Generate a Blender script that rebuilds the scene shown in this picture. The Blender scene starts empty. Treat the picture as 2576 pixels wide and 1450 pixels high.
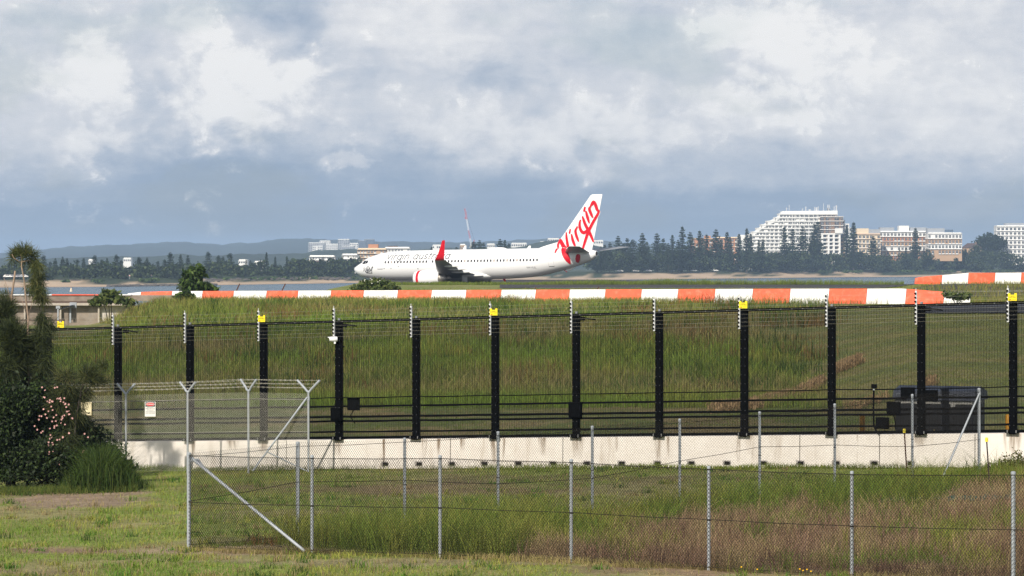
import bpy, bmesh, math, random
import numpy as np
from mathutils import Vector, Matrix
R = math.radians
random.seed(7); rng = np.random.default_rng(11)
S = bpy.context.scene
# ------------------------------------------------------------------ camera
F, CX, YH, CZ = 7700.0, 1288.0, 665.0, 10.6      # focal length, centre and horizon in units of a 2576 x 1450 frame; eye height above sea
cam = bpy.data.objects.new('camera', bpy.data.cameras.new('camera'))
S.collection.objects.link(cam); S.camera = cam
cam.location = (0, 0, CZ); cam.rotation_euler = (R(90), 0, 0)
cam.data.sensor_width = 36; cam.data.lens = 36 * F / 2576
cam.data.shift_y = (YH - 725) / 2576
cam.data.clip_start = 0.5; cam.data.clip_end = 60000
# ------------------------------------------------------------------ sun and sky
SUN_EL, SUN_AZ = 37.0, 24.0      # the sun stands behind the camera, 24 degrees to its left
sd = Vector((-math.sin(R(SUN_AZ)) * math.cos(R(SUN_EL)), -math.cos(R(SUN_AZ)) * math.cos(R(SUN_EL)), math.sin(R(SUN_EL))))
sun = bpy.data.objects.new('sun', bpy.data.lights.new('sun', 'SUN'))
S.collection.objects.link(sun); sun.location = (0, -20, 60)
sun.rotation_euler = sd.to_track_quat('Z', 'Y').to_euler()
sun.data.energy = 5.0; sun.data.angle = R(0.6); sun.data.color = (1.0, 0.93, 0.82)
W = bpy.data.worlds.new('World'); S.world = W; W.use_nodes = True
wt = W.node_tree; wt.nodes.clear()
def wn(t, **k):
    n = wt.nodes.new(t)
    for a, b in k.items(): setattr(n, a, b)
    return n
def wl(a, b): wt.links.new(a, b)
def wm(op, a, b=None, c=None, clamp=False):
    n = wn('ShaderNodeMath', operation=op); n.use_clamp = clamp
    for i, v in enumerate((a, b, c)):
        if v is None: continue
        if isinstance(v, (int, float)): n.inputs[i].default_value = v
        else: wl(v, n.inputs[i])
    return n.outputs[0]
def build_sky():
    sky = wn('ShaderNodeTexSky', sky_type='NISHITA'); sky.sun_disc = False
    sky.sun_elevation = R(SUN_EL); sky.sun_rotation = math.atan2(sd.x, sd.y); sky.air_density = 1.0; sky.dust_density = 1.5
    tc = wn('ShaderNodeTexCoord'); sep = wn('ShaderNodeSeparateXYZ'); wl(tc.outputs['Generated'], sep.inputs[0])
    x, y, z = sep.outputs
    az = wm('ARCTAN2', x, y)
    el = wm('ARCTAN2', z, wm('SQRT', wm('ADD', wm('MULTIPLY', x, x), wm('MULTIPLY', y, y))))
    def noise(sc, det, rough, stretch=1.6, off=0.0, dist=0.0):
        mp = wn('ShaderNodeMapping'); mp.inputs['Scale'].default_value = (1, 1, stretch); mp.inputs['Location'].default_value = (off, off * .7, off * .3)
        wl(tc.outputs['Generated'], mp.inputs[0])
        n = wn('ShaderNodeTexNoise'); n.inputs['Scale'].default_value = sc; n.inputs['Detail'].default_value = det; n.inputs['Roughness'].default_value = rough
        n.inputs['Distortion'].default_value = dist
        wl(mp.outputs[0], n.inputs['Vector']); return n.outputs['Fac']
    n_a = noise(38, 9, .56, 1.5, 3.1, .25)
    n_b = noise(46, 9, .58, 1.5, 9.7, .2)
    n_c = noise(16, 5, .5, 2.2, 5.2)
    n_f = noise(120, 9, .62, 1.4, 1.7, .3)
    n_e = noise(52, 12, .60, 1.25, 6.3, .35)
    azw = wm('ADD', az, wm('MULTIPLY', wm('SUBTRACT', n_a, .5), .055))
    elw = wm('ADD', el, wm('MULTIPLY', wm('SUBTRACT', n_b, .5), .030))
    # cloud masses: azimuth, elevation, half sizes, strength (radians; the frame spans +-0.166 by 0.086)
    tot = None
    edge = wm('ADD', wm('MULTIPLY', wm('SUBTRACT', n_e, .5), 2.3), wm('MULTIPLY', wm('SUBTRACT', n_f, .5), .8))
    for px, py, sx, sy, k in SKY_BLOBS:
        a = wm('DIVIDE', wm('SUBTRACT', azw, (px - CX) / F), sx / F)
        e = wm('DIVIDE', wm('SUBTRACT', elw, (YH - py) / F), sy / F)
        g = wm('EXPONENT', wm('MULTIPLY', wm('ADD', wm('MULTIPLY', a, a), wm('MULTIPLY', e, e)), -.8))
        if k > .2:
            m_ = wn('ShaderNodeMapRange', interpolation_type='SMOOTHSTEP'); wl(wm('ADD', g, edge), m_.inputs[0]); m_.inputs[1].default_value = .24; m_.inputs[2].default_value = .84
            g = wm('ADD', wm('MULTIPLY', m_.outputs[0], .46 * k), wm('MULTIPLY', g, .32 * k))
        else: g = wm('MULTIPLY', g, k)
        tot = g if tot is None else wm('ADD', tot, g)
    # calm bank of cloud under the cumulus, near the horizon all the way round
    mr = wn('ShaderNodeMapRange', interpolation_type='SMOOTHSTEP'); wl(elw, mr.inputs[0])
    mr.inputs[1].default_value = .020; mr.inputs[2].default_value = .037; up = mr.outputs[0]
    n_s = noise(24, 7, .55, 7.0, 2.2)
    d1 = wm('MULTIPLY', wm('SUBTRACT', n_e, .5), .85)
    d2 = wm('MULTIPLY', wm('SUBTRACT', n_f, .5), .60)
    d3 = wm('MULTIPLY', wm('SUBTRACT', n_c, .5), .5)
    det = wm('ADD', wm('ADD', d1, d2), d3)
    amp = wm('ADD', wm('MULTIPLY', up, .50), .16); tot = wm('ADD', tot, wm('MULTIPLY', wm('SUBTRACT', n_s, .5), .30))
    val = wm('ADD', wm('ADD', wm('MULTIPLY', det, amp), tot), wm('ADD', wm('MULTIPLY', up, .47), .22))
    cr = wn('ShaderNodeValToRGB'); wl(val, cr.inputs[0]); e = cr.color_ramp.elements
    e[0].position = 0.0; e[0].color = (.265, .35, .475, 1); e[1].position = 1.0; e[1].color = (.93, .925, .915, 1)
    for p, c in ((.22, (.34, .425, .55, 1)), (.5, (.53, .585, .67, 1)), (.74, (.715, .735, .775, 1))):
        q = e.new(p); q.color = c
    # cloud light scaled to the physical brightness of the sky texture, then both share one Background at 0.1
    sc = wn('ShaderNodeVectorMath', operation='SCALE'); wl(cr.outputs[0], sc.inputs[0]); sc.inputs['Scale'].default_value = 10.0
    gap = wn('ShaderNodeMapRange', interpolation_type='SMOOTHSTEP'); wl(n_c, gap.inputs[0])
    gap.inputs[1].default_value = .36; gap.inputs[2].default_value = .50; gap.inputs[3].default_value = .75; gap.inputs[4].default_value = 1.0
    hi = wn('ShaderNodeMapRange', interpolation_type='SMOOTHSTEP'); wl(el, hi.inputs[0])
    hi.inputs[1].default_value = .10; hi.inputs[2].default_value = .6; hi.inputs[3].default_value = 1.0; hi.inputs[4].default_value = .30
    mx = wn('ShaderNodeMix', data_type='RGBA'); wl(wm('MULTIPLY', gap.outputs[0], hi.outputs[0]), mx.inputs[0]); wl(sky.outputs[0], mx.inputs[6]); wl(sc.outputs[0], mx.inputs[7])
    bg = wn('ShaderNodeBackground'); bg.inputs['Strength'].default_value = 0.1; wl(mx.outputs[2], bg.inputs['Color'])
    out = wn('ShaderNodeOutputWorld'); wl(bg.outputs[0], out.inputs[0])
SKY_BLOBS = [(215, 190, 110, 120, .42), (640, 240, 200, 110, .48), (250, 365, 160, 40, .34), (470, 80, 90, 60, .30), (735, 55, 80, 100, -.34),
             (560, 400, 280, 55, -.46), (1000, 385, 180, 60, -.34), (2350, 500, 420, 60, .07), (1255, 185, 110, 50, -.36), (1080, 60, 200, 90, .16), (1400, 330, 330, 80, .24),
             (1960, 110, 210, 120, .42), (1850, 255, 180, 60, .22), (1930, 180, 60, 25, -.25), (2350, 250, 260, 130, .16), (2300, 40, 200, 60, .02),
             (1650, 60, 130, 80, -.10), (905, 395, 75, 20, .42), (2100, 400, 700, 26, -.16), (900, 170, 120, 60, -.18), (2350, 540, 120, 40, .12), (90, 500, 120, 18, .16),
             (1500, 560, 1600, 70, -.05), (380, 250, 90, 60, -.2), (60, 130, 120, 200, .04)]
build_sky()
S.view_settings.view_transform = 'Standard'; S.view_settings.look = 'None'; S.view_settings.gamma = 1.0
S.view_settings.exposure = 0.0; S.view_settings.use_curve_mapping = False
S.cycles.use_denoising = True; S.cycles.denoising_prefilter = 'FAST'
S.cycles.max_bounces = 6; S.cycles.transparent_max_bounces = 8; S.cycles.volume_bounces = 0

# ------------------------------------------------------------------ helpers
C = S.collection
def P(px, py, Z): return Vector(((px - CX) / F * Z, Z, CZ - (py - YH) / F * Z))
def X(px, Z): return (px - CX) / F * Z
ORD = ['first', 'second', 'third', 'fourth', 'fifth', 'sixth', 'seventh', 'eighth', 'ninth', 'tenth', 'eleventh', 'twelfth', 'thirteenth', 'fourteenth', 'fifteenth',
       'sixteenth', 'seventeenth', 'eighteenth', 'nineteenth', 'twentieth', 'twenty-first', 'twenty-second', 'twenty-third', 'twenty-fourth', 'twenty-fifth', 'twenty-sixth',
       'twenty-seventh', 'twenty-eighth', 'twenty-ninth', 'thirtieth', 'thirty-first', 'thirty-second', 'thirty-third', 'thirty-fourth', 'thirty-fifth']
def tag(o, label=None, cat=None, group=None, kind=None):
    if label: o['label'] = label
    if cat: o['category'] = cat
    if group: o['group'] = group
    if kind: o['kind'] = kind
    return o
def empty(name, loc=(0, 0, 0), label=None, cat=None, group=None, rz=0):
    o = bpy.data.objects.new(name, None); C.objects.link(o); o.location = loc; o.rotation_euler = (0, 0, rz); o.empty_display_size = .2
    return tag(o, label, cat, group)
def ob(name, me, parent=None, loc=None, rot=None):
    o = bpy.data.objects.new(name, me); C.objects.link(o)
    if parent is not None: o.parent = parent
    if loc is not None: o.location = loc
    if rot is not None: o.rotation_euler = rot
    return o
def copy_tree(o, parent=None):
    c = o.copy(); C.objects.link(c); c.parent = parent
    for ch in o.children: copy_tree(ch, c)
    return c
def npmesh(name, V, Fq, mat, col=None, smooth=False):
    """V (n,3) array, Fq (m,k) int array of k-gons, optional per-vertex colours"""
    V = np.ascontiguousarray(V, dtype=np.float32); Fq = np.ascontiguousarray(Fq, dtype=np.int32)
    me = bpy.data.meshes.new(name); k = Fq.shape[1]; m = Fq.shape[0]
    me.vertices.add(len(V)); me.vertices.foreach_set('co', V.ravel())
    me.loops.add(m * k); me.loops.foreach_set('vertex_index', Fq.ravel())
    me.polygons.add(m); me.polygons.foreach_set('loop_start', np.arange(0, m * k, k, dtype=np.int32))
    if smooth: me.polygons.foreach_set('use_smooth', np.ones(m, dtype=bool))
    if col is not None:
        a = me.color_attributes.new('Col', 'FLOAT_COLOR', 'POINT')
        c4 = np.ones((len(V), 4), dtype=np.float32); c4[:, :3] = col; a.data.foreach_set('color', c4.ravel())
    me.update(calc_edges=True); me.validate()
    if mat: me.materials.append(mat)
    return me
class MB:
    def __init__(s): s.v = []; s.f = []
    def add(s, vs, fs):
        b = len(s.v); s.v += [tuple(q) for q in vs]; s.f += [tuple(b + i for i in q) for q in fs]; return s
    def box(s, c, d, M=None):
        hx, hy, hz = d[0] / 2, d[1] / 2, d[2] / 2; c = Vector(c)
        vs = [Vector((sx * hx, sy * hy, sz * hz)) for sx in (-1, 1) for sy in (-1, 1) for sz in (-1, 1)]
        if M is not None: vs = [M @ q for q in vs]
        return s.add([c + q for q in vs], [(0, 1, 3, 2), (4, 6, 7, 5), (0, 4, 5, 1), (2, 3, 7, 6), (0, 2, 6, 4), (1, 5, 7, 3)])
    def b2(s, lo, hi): return s.box([(a + b) / 2 for a, b in zip(lo, hi)], [b - a for a, b in zip(lo, hi)])
    def beam(s, a, b, w, h=None, up=(0, 0, 1)):
        a, b = Vector(a), Vector(b); h = w if h is None else h; d = (b - a); L = d.length; d.normalize(); u = Vector(up)
        if abs(d.dot(u)) > .99: u = Vector((0, 1, 0))
        sx = d.cross(u).normalized(); sz = sx.cross(d)
        M = Matrix((sx, d, sz)).transposed(); return s.box((a + b) / 2, (w, L, h), M)
    def tube(s, pts, r, n=6, caps=True):
        pts = [Vector(p) for p in pts]; rr = r if isinstance(r, (list, tuple)) else [r] * len(pts); b = len(s.v); fs = []; vs = []
        for i, p in enumerate(pts):
            d = (pts[min(i + 1, len(pts) - 1)] - pts[max(i - 1, 0)]).normalized(); u = Vector((0, 0, 1))
            if abs(d.z) > .95: u = Vector((0, 1, 0))
            sx = d.cross(u).normalized(); sy = d.cross(sx)
            for k in range(n):
                t = 2 * math.pi * k / n; vs.append(p + (sx * math.cos(t) + sy * math.sin(t)) * rr[i])
        for i in range(len(pts) - 1):
            for k in range(n):
                k2 = (k + 1) % n; fs.append((i * n + k, i * n + k2, (i + 1) * n + k2, (i + 1) * n + k))
        if caps: fs.append(tuple(range(n))[::-1]); fs.append(tuple((len(pts) - 1) * n + k for k in range(n)))
        return s.add(vs, fs)
    def lathe(s, prof, n=24, axis='x', flat=None):
        """prof list of (pos along axis, radius)"""
        vs = []; fs = []
        for a, r in prof:
            for k in range(n):
                t = 2 * math.pi * k / n; c_, s_ = math.cos(t) * r, math.sin(t) * r
                if flat and s_ < -flat: s_ = -flat - (-s_ - flat) * .35
                vs.append((a, c_, s_) if axis == 'x' else (c_, s_, a))
        for i in range(len(prof) - 1):
            for k in range(n):
                k2 = (k + 1) % n; fs.append((i * n + k, i * n + k2, (i + 1) * n + k2, (i + 1) * n + k))
        return s.add(vs, fs)
    def prism(s, poly, d):
        """extrude a polygon of 3-D points by vector d"""
        n = len(poly); d = Vector(d); a = [Vector(p) for p in poly]
        return s.add(a + [p + d for p in a], [tuple(range(n))[::-1], tuple(range(n, 2 * n))] + [(i, (i + 1) % n, n + (i + 1) % n, n + i) for i in range(n)])
    def grid(s, rows):
        n = len(rows[0]); vs = [p for r in rows for p in r]
        return s.add(vs, [(i * n + k, i * n + k + 1, (i + 1) * n + k + 1, (i + 1) * n + k) for i in range(len(rows) - 1) for k in range(n - 1)])
    def mesh(s, name, mat, smooth=False, bevel=0):
        me = bpy.data.meshes.new(name); me.from_pydata(s.v, [], s.f)
        bm = bmesh.new(); bm.from_mesh(me); bmesh.ops.recalc_face_normals(bm, faces=bm.faces)
        if bevel: bmesh.ops.bevel(bm, geom=bm.edges[:] , offset=bevel, segments=2, affect='EDGES', profile=.5)
        bm.to_mesh(me); bm.free()
        if smooth is True: me.polygons.foreach_set('use_smooth', [True] * len(me.polygons))
        me.materials.append(mat); me.update(); return me
    def build(s, name, mat, parent=None, smooth=False, bevel=0, loc=None, rot=None):
        o = ob(name, s.mesh(name, mat, smooth, bevel), parent, loc, rot)
        if smooth == 'auto':
            try: o.data.set_sharp_from_angle(angle=R(40)); o.data.polygons.foreach_set('use_smooth', [True] * len(o.data.polygons))
            except Exception: pass
        return o
# ------------------------------------------------------------------ materials
MATS = {}
def mat(name, col, rough=.6, metal=0.0, var=.12, scale=4.0, bump=0.0, bscale=40.0, spec=.4, dirt=None, dscale=1.5, damt=.5, coords='Object', trans=0.0, stretch=(1, 1, 1)):
    if name in MATS: return MATS[name]
    m = bpy.data.materials.new(name); m.use_nodes = True; nt = m.node_tree; b = nt.nodes['Principled BSDF']
    b.inputs['Roughness'].default_value = rough; b.inputs['Metallic'].default_value = metal; b.inputs['Specular IOR Level'].default_value = spec
    tc = nt.nodes.new('ShaderNodeTexCoord'); mp = nt.nodes.new('ShaderNodeMapping'); mp.inputs['Scale'].default_value = stretch
    nt.links.new(tc.outputs[coords], mp.inputs[0])
    n = nt.nodes.new('ShaderNodeTexNoise'); n.inputs['Scale'].default_value = scale; n.inputs['Detail'].default_value = 5; nt.links.new(mp.outputs[0], n.inputs['Vector'])
    r = nt.nodes.new('ShaderNodeMapRange'); nt.links.new(n.outputs['Fac'], r.inputs[0]); r.inputs[1].default_value = .3; r.inputs[2].default_value = .7
    r.inputs[3].default_value = 1 - var; r.inputs[4].default_value = 1 + var
    v = nt.nodes.new('ShaderNodeVectorMath'); v.operation = 'SCALE'; v.inputs[0].default_value = col; nt.links.new(r.outputs[0], v.inputs['Scale'])
    last = v.outputs[0]
    if dirt:
        n2 = nt.nodes.new('ShaderNodeTexNoise'); n2.inputs['Scale'].default_value = dscale; n2.inputs['Detail'].default_value = 8; n2.inputs['Roughness'].default_value = .65; nt.links.new(mp.outputs[0], n2.inputs['Vector'])
        r2 = nt.nodes.new('ShaderNodeMapRange'); nt.links.new(n2.outputs['Fac'], r2.inputs[0]); r2.inputs[1].default_value = .5; r2.inputs[2].default_value = .72; r2.inputs[4].default_value = damt
        mx = nt.nodes.new('ShaderNodeMix'); mx.data_type = 'RGBA'; nt.links.new(r2.outputs[0], mx.inputs[0]); nt.links.new(last, mx.inputs[6]); mx.inputs[7].default_value = (*dirt, 1); last = mx.outputs[2]
    nt.links.new(last, b.inputs['Base Color'])
    if bump:
        n3 = nt.nodes.new('ShaderNodeTexNoise'); n3.inputs['Scale'].default_value = bscale; n3.inputs['Detail'].default_value = 4; nt.links.new(mp.outputs[0], n3.inputs['Vector'])
        bp = nt.nodes.new('ShaderNodeBump'); bp.inputs['Strength'].default_value = bump; bp.inputs['Distance'].default_value = .02; nt.links.new(n3.outputs['Fac'], bp.inputs['Height']); nt.links.new(bp.outputs[0], b.inputs['Normal'])
    MATS[name] = m; return m
def colmat(name, rough=.8, var=.25, scale=3.0, fine=0.0, fscale=20.0, trans=0.0, bump=0.0, spec=.15):
    """colour from the mesh's own per-vertex plant or soil colour, broken up by noise"""
    m = bpy.data.materials.new(name); m.use_nodes = True; nt = m.node_tree; b = nt.nodes['Principled BSDF']
    b.inputs['Roughness'].default_value = rough; b.inputs['Specular IOR Level'].default_value = spec
    a = nt.nodes.new('ShaderNodeVertexColor'); a.layer_name = 'Col'
    tc = nt.nodes.new('ShaderNodeTexCoord'); n = nt.nodes.new('ShaderNodeTexNoise'); n.inputs['Scale'].default_value = scale; n.inputs['Detail'].default_value = 8; n.inputs['Roughness'].default_value = .65
    nt.links.new(tc.outputs['Object'], n.inputs['Vector'])
    r = nt.nodes.new('ShaderNodeMapRange'); nt.links.new(n.outputs['Fac'], r.inputs[0]); r.inputs[1].default_value = .3; r.inputs[2].default_value = .7; r.inputs[3].default_value = 1 - var; r.inputs[4].default_value = 1 + var
    v = nt.nodes.new('ShaderNodeVectorMath'); v.operation = 'SCALE'; nt.links.new(a.outputs[0], v.inputs[0]); nt.links.new(r.outputs[0], v.inputs['Scale']); last = v.outputs[0]
    if fine:
        n2 = nt.nodes.new('ShaderNodeTexNoise'); n2.inputs['Scale'].default_value = fscale; n2.inputs['Detail'].default_value = 3; nt.links.new(tc.outputs['Object'], n2.inputs['Vector'])
        r2 = nt.nodes.new('ShaderNodeMapRange'); nt.links.new(n2.outputs['Fac'], r2.inputs[0]); r2.inputs[1].default_value = .3; r2.inputs[2].default_value = .7; r2.inputs[3].default_value = 1 - fine; r2.inputs[4].default_value = 1 + fine
        v2 = nt.nodes.new('ShaderNodeVectorMath'); v2.operation = 'SCALE'; nt.links.new(last, v2.inputs[0]); nt.links.new(r2.outputs[0], v2.inputs['Scale']); last = v2.outputs[0]
    nt.links.new(last, b.inputs['Base Color'])
    if bump:
        n3 = nt.nodes.new('ShaderNodeTexNoise'); n3.inputs['Scale'].default_value = fscale; n3.inputs['Detail'].default_value = 5; nt.links.new(tc.outputs['Object'], n3.inputs['Vector'])
        bp = nt.nodes.new('ShaderNodeBump'); bp.inputs['Strength'].default_value = bump; bp.inputs['Distance'].default_value = .08; nt.links.new(n3.outputs['Fac'], bp.inputs['Height']); nt.links.new(bp.outputs[0], b.inputs['Normal'])
    if trans:
        t = nt.nodes.new('ShaderNodeBsdfTranslucent'); nt.links.new(last, t.inputs['Color']); mx = nt.nodes.new('ShaderNodeMixShader'); mx.inputs[0].default_value = trans
        nt.links.new(b.outputs[0], mx.inputs[1]); nt.links.new(t.outputs[0], mx.inputs[2]); nt.links.new(mx.outputs[0], nt.nodes['Material Output'].inputs[0])
    return m
MAT_GRASS = colmat('grass_blades', var=.2, scale=.8, trans=.3)
MAT_LEAF = colmat('leaves', var=.15, scale=1.5, trans=.25, rough=.6, spec=.3)
MAT_FAR_LEAF = colmat('far_leaves', var=.15, scale=.1, trans=.1)
MAT_GROUND = colmat('ground_soil_and_turf', var=.3, scale=1.2, fine=.3, fscale=14.0, bump=.6)
M_GALV = mat('galvanised_steel', (.34, .365, .39), .55, .1, var=.12, scale=9, dirt=(.28, .27, .26), damt=.35)
M_WIRE = mat('weathered_wire', (.022, .019, .017), .8, 0.0, spec=.1)
M_WIREL = mat('bright_wire', (.46, .44, .38), .6, .0)
M_BLACK = mat('black_powder_coat', (.0022, .0025, .003), .6, 0.0, var=.2, spec=.03)
M_BLACKW = mat('black_mesh_wire', (.008, .008, .008), .7, 0.0, spec=.05)
M_RUB = mat('black_plastic', (.003, .003, .0035), .6, spec=.05)
M_CONC = mat('pale_concrete', (.66, .60, .54), .85, var=.06, scale=1.2, dirt=(.46, .38, .29), dscale=.8, damt=.35, bump=.25, bscale=60, stretch=(1, 1, .35))
M_OLDC = mat('weathered_concrete', (.24, .195, .155), .9, var=.2, scale=2.5, dirt=(.45, .42, .38), dscale=.7, damt=.35, bump=.4)
M_YEL = mat('yellow_sign', (.86, .70, .015), .5, var=.05)
M_ORY = mat('amber_paint', (.78, .36, .015), .45, var=.08)
M_WHITE = mat('white_plastic', (.80, .80, .80), .35, var=.03)
M_RUST = mat('rusty_steel', (.09, .035, .02), .8, var=.3, scale=20)
# ------------------------------------------------------------------ terrain of the airfield side
def sst(a, b, t): t = np.clip((t - a) / (b - a), 0, 1); return t * t * (3 - 2 * t)
def vnoise(x, y, sc, seed=0):
    """smooth value noise, vectorised"""
    x = np.asarray(x, float) * sc + seed * 17.3; y = np.asarray(y, float) * sc + seed * 9.1
    xi, yi = np.floor(x), np.floor(y); fx, fy = x - xi, y - yi; fx = fx * fx * (3 - 2 * fx); fy = fy * fy * (3 - 2 * fy)
    def hsh(a, b): q = np.sin(a * 127.1 + b * 311.7 + seed * 74.7) * 43758.5453; return q - np.floor(q)
    return (hsh(xi, yi) * (1 - fx) + hsh(xi + 1, yi) * fx) * (1 - fy) + (hsh(xi, yi + 1) * (1 - fx) + hsh(xi + 1, yi + 1) * fx) * fy
def fbm(x, y, sc, seed=0, n=4): return sum(vnoise(x, y, sc * 2 ** k, seed + k) * .5 ** k for k in range(n)) / sum(.5 ** k for k in range(n))
def drop(x, Z):
    """metres below the eye of the ground at x, Z"""
    x = np.asarray(x, float); Z = np.asarray(Z, float); u = x / np.maximum(Z, 1)
    near = 5.3 - np.clip(x, -40, 40) * (.012 + .0006 * np.clip(Z - 55, -10, 45)) + .010 * np.clip(Z - 57, -20, 35)
    hill = 1.7 + (5.2 - 1.7) * np.clip((Z - 8) / 34, 0, 1)
    near = near + .14 * sst(-2, 8, x) * (1 - sst(55, 62, Z)); h = np.where(Z < 42, np.minimum(hill, near), near)
    # bank behind the security fence
    k = sst(.0925, .142, u); zf = 126 - 28 * k; zt = 222 - 45 * k
    t = np.clip((Z - zf) / (zt - zf), 0, 1); s = 1 - (1 - t) ** (1.75 - .35 * k)
    foot = np.where(Z > 80, np.minimum(near, 5.9), near) * (1 - sst(90, 110, Z)) + 5.45 * sst(90, 110, Z)
    h = np.where(Z > 80, foot + (2.9 - foot) * s, h)
    # the sunken works at the western end
    kl = 1 - sst(-.141, -.112, u); h = h + kl * sst(120, 180, Z) * (4.75 - h) * (Z > 100)
    # plateau, taxiway, runway
    h = h - .15 * sst(235, 330, Z) - .1 * sst(320, 335, Z) + .75 * sst(394, 399, Z) * sst(-.02, -.1, -u + 0 * u)
    kr = sst(.118, .142, u) * sst(236, 262, Z) * (1 - sst(320, 360, Z)); h = h - kr * .95
    # the land ends
    xe = -19 - .02 * (Z - 300); kd = sst(0, 7, xe - x) * sst(243, 252, Z) * (u > -.3)
    h = np.where(Z > 243, h + kd * (14 - h), h)
    h = h + sst(530, 560, Z) * (14 - h)
    return h
def gz(x, Z): return CZ - drop(x, Z)
def ground_tint(x, Z):
    x = np.asarray(x, float); Z = np.asarray(Z, float); u = x / Z; n = fbm(x, Z, .35, 3); n2 = fbm(x, Z, 1.1, 5)
    g = np.array([.17, .205, .045]); dry = np.array([.27, .21, .115]); soil = np.array([.135, .085, .058]); dk = np.array([.055, .075, .022])
    c = g[None] * np.ones((x.size, 1)); 
    w = sst(.45, .68, n)[:, None]; c = c * (1 - w * .6) + dry * w * .6
    def px_of(): return CX + F * u, YH + F * drop(x, Z) / Z
    px, py = px_of()
    def patch(cx, cy, sx, sy, col, k=1.0, edge=.5):
        nonlocal c
        d = ((px - cx) / sx) ** 2 + ((py - cy) / sy) ** 2 + (n2 - .5) * 2.2
        w = (1 - sst(1 - edge, 1 + edge, d))[:, None] * k; c = c * (1 - w) + np.array(col) * w
    for q in GROUND_PATCHES: patch(*q)
    # bank
    b = (sst(84, 95, Z) * (1 - sst(226, 240, Z)))[:, None]
    c = c * (1 - b) + (np.array([.10, .12, .03]) * (1 - w) + np.array([.19, .15, .065]) * w) * b
    mown = (sst(.085, .13, u + (Z - 120) * .0004) * sst(88, 95, Z) * (1 - sst(180, 200, Z)))[:, None]
    c = c * (1 - mown) + (np.array([.125, .14, .042]) * (1 - w * .5) + np.array([.24, .185, .08]) * w * .5) * mown
    return c * (.8 + .4 * n2[:, None])
GROUND_PATCHES = [(185, 1248, 190, 26, (.27, .19, .14), .85), (160, 1384, 120, 11, (.22, .14, .10), .85), (560, 1382, 280, 10, (.28, .20, .14), .75), (60, 1440, 200, 8, (.22, .15, .10), .4),
                  (1000, 1412, 420, 10, (.28, .21, .14), .6), (2100, 1400, 700, 60, (.24, .15, .105), .8), (2250, 1350, 420, 60, (.26, .17, .12), .8), (1500, 1390, 200, 25, (.25, .18, .12), .6), (2003, 1250, 40, 20, (.28, .20, .13), .9),
                  (1000, 1228, 380, 16, (.17, .11, .065), .6), (1500, 1205, 480, 12, (.14, .105, .06), .5), (560, 1228, 140, 12, (.15, .11, .06), .35), (2200, 1010, 0.1, 0.1, (.2, .15, .1), 0)]
def make_ground():
    us = np.concatenate([np.linspace(-.60, -.2, 24, endpoint=False), np.linspace(-.2, .2, 330, endpoint=False), np.linspace(.2, .60, 25)])
    zs = np.concatenate([np.linspace(6, 44, 12, endpoint=False), np.linspace(44, 92, 150, endpoint=False), np.linspace(92, 240, 150, endpoint=False), np.linspace(240, 340, 50, endpoint=False), np.linspace(340, 600, 70)])
    U, ZZ = np.meshgrid(us, zs); x = (U * ZZ).ravel(); Z = ZZ.ravel()
    h = drop(x, Z); near = (Z < 230)
    z = CZ - h + np.where(Z < 86, 1.0, .35) * near * ((fbm(x, Z, .5, 8) - .5) * .10 + (fbm(x, Z, 2.2, 2) - .5) * .05) - .02
    n, m = len(us), len(zs); i = np.arange(n * m).reshape(m, n)
    f = np.stack([i[:-1, :-1], i[:-1, 1:], i[1:, 1:], i[1:, :-1]], -1).reshape(-1, 4)
    me = npmesh('ground', np.stack([x, Z, z], 1), f, MAT_GROUND, ground_tint(x, Z), smooth=True)
    tag(ob('ground', me), kind='structure')
make_ground()
M_ASPH = mat('asphalt', (.036, .034, .033), .9, var=.25, scale=.4, bump=.3, bscale=30, dirt=(.10, .085, .07), dscale=.15, damt=.7)
def sheet(name, pts_u, z0, z1, lift, m, nz=12, nu=40, kind='structure'):
    u0, u1 = pts_u; rows = []
    for a in range(nz + 1):
        Z = z0 + (z1 - z0) * a / nz; xs = np.linspace(u0 * Z, u1 * Z, nu + 1); zz = gz(xs, np.full(nu + 1, Z)) + lift
        rows.append([(xx, Z, q) for xx, q in zip(xs, zz)])
    o = MB().grid(rows).build(name, m); 
    if kind: tag(o, kind=kind)
    return o
sheet('taxiway', (-.004, .20), 336, 394, .03, M_ASPH, 14, 60)
sheet('runway', (-.05, .24), 399, 520, .03, M_ASPH, 24, 60)
M_ROADB = mat('dark_asphalt', (.026, .028, .034), .85, var=.2, scale=.5, bump=.3)
sheet('access_road', (.1345, .26), 180, 219, .05, M_ROADB, 10, 24)
sheet('service_road', (.131, .30), 238, 284, .06, M_ASPH, 10, 24)
M_LINE = mat('faded_white_paint', (.55, .54, .50), .8, var=.2, scale=2)
sheet('edge_line', (.006, .13), 337.5, 338.6, .05, M_LINE, 1, 60)
sheet('edge_line', (.135, .21), 251, 251.5, .08, M_LINE, 1, 20)
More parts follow.
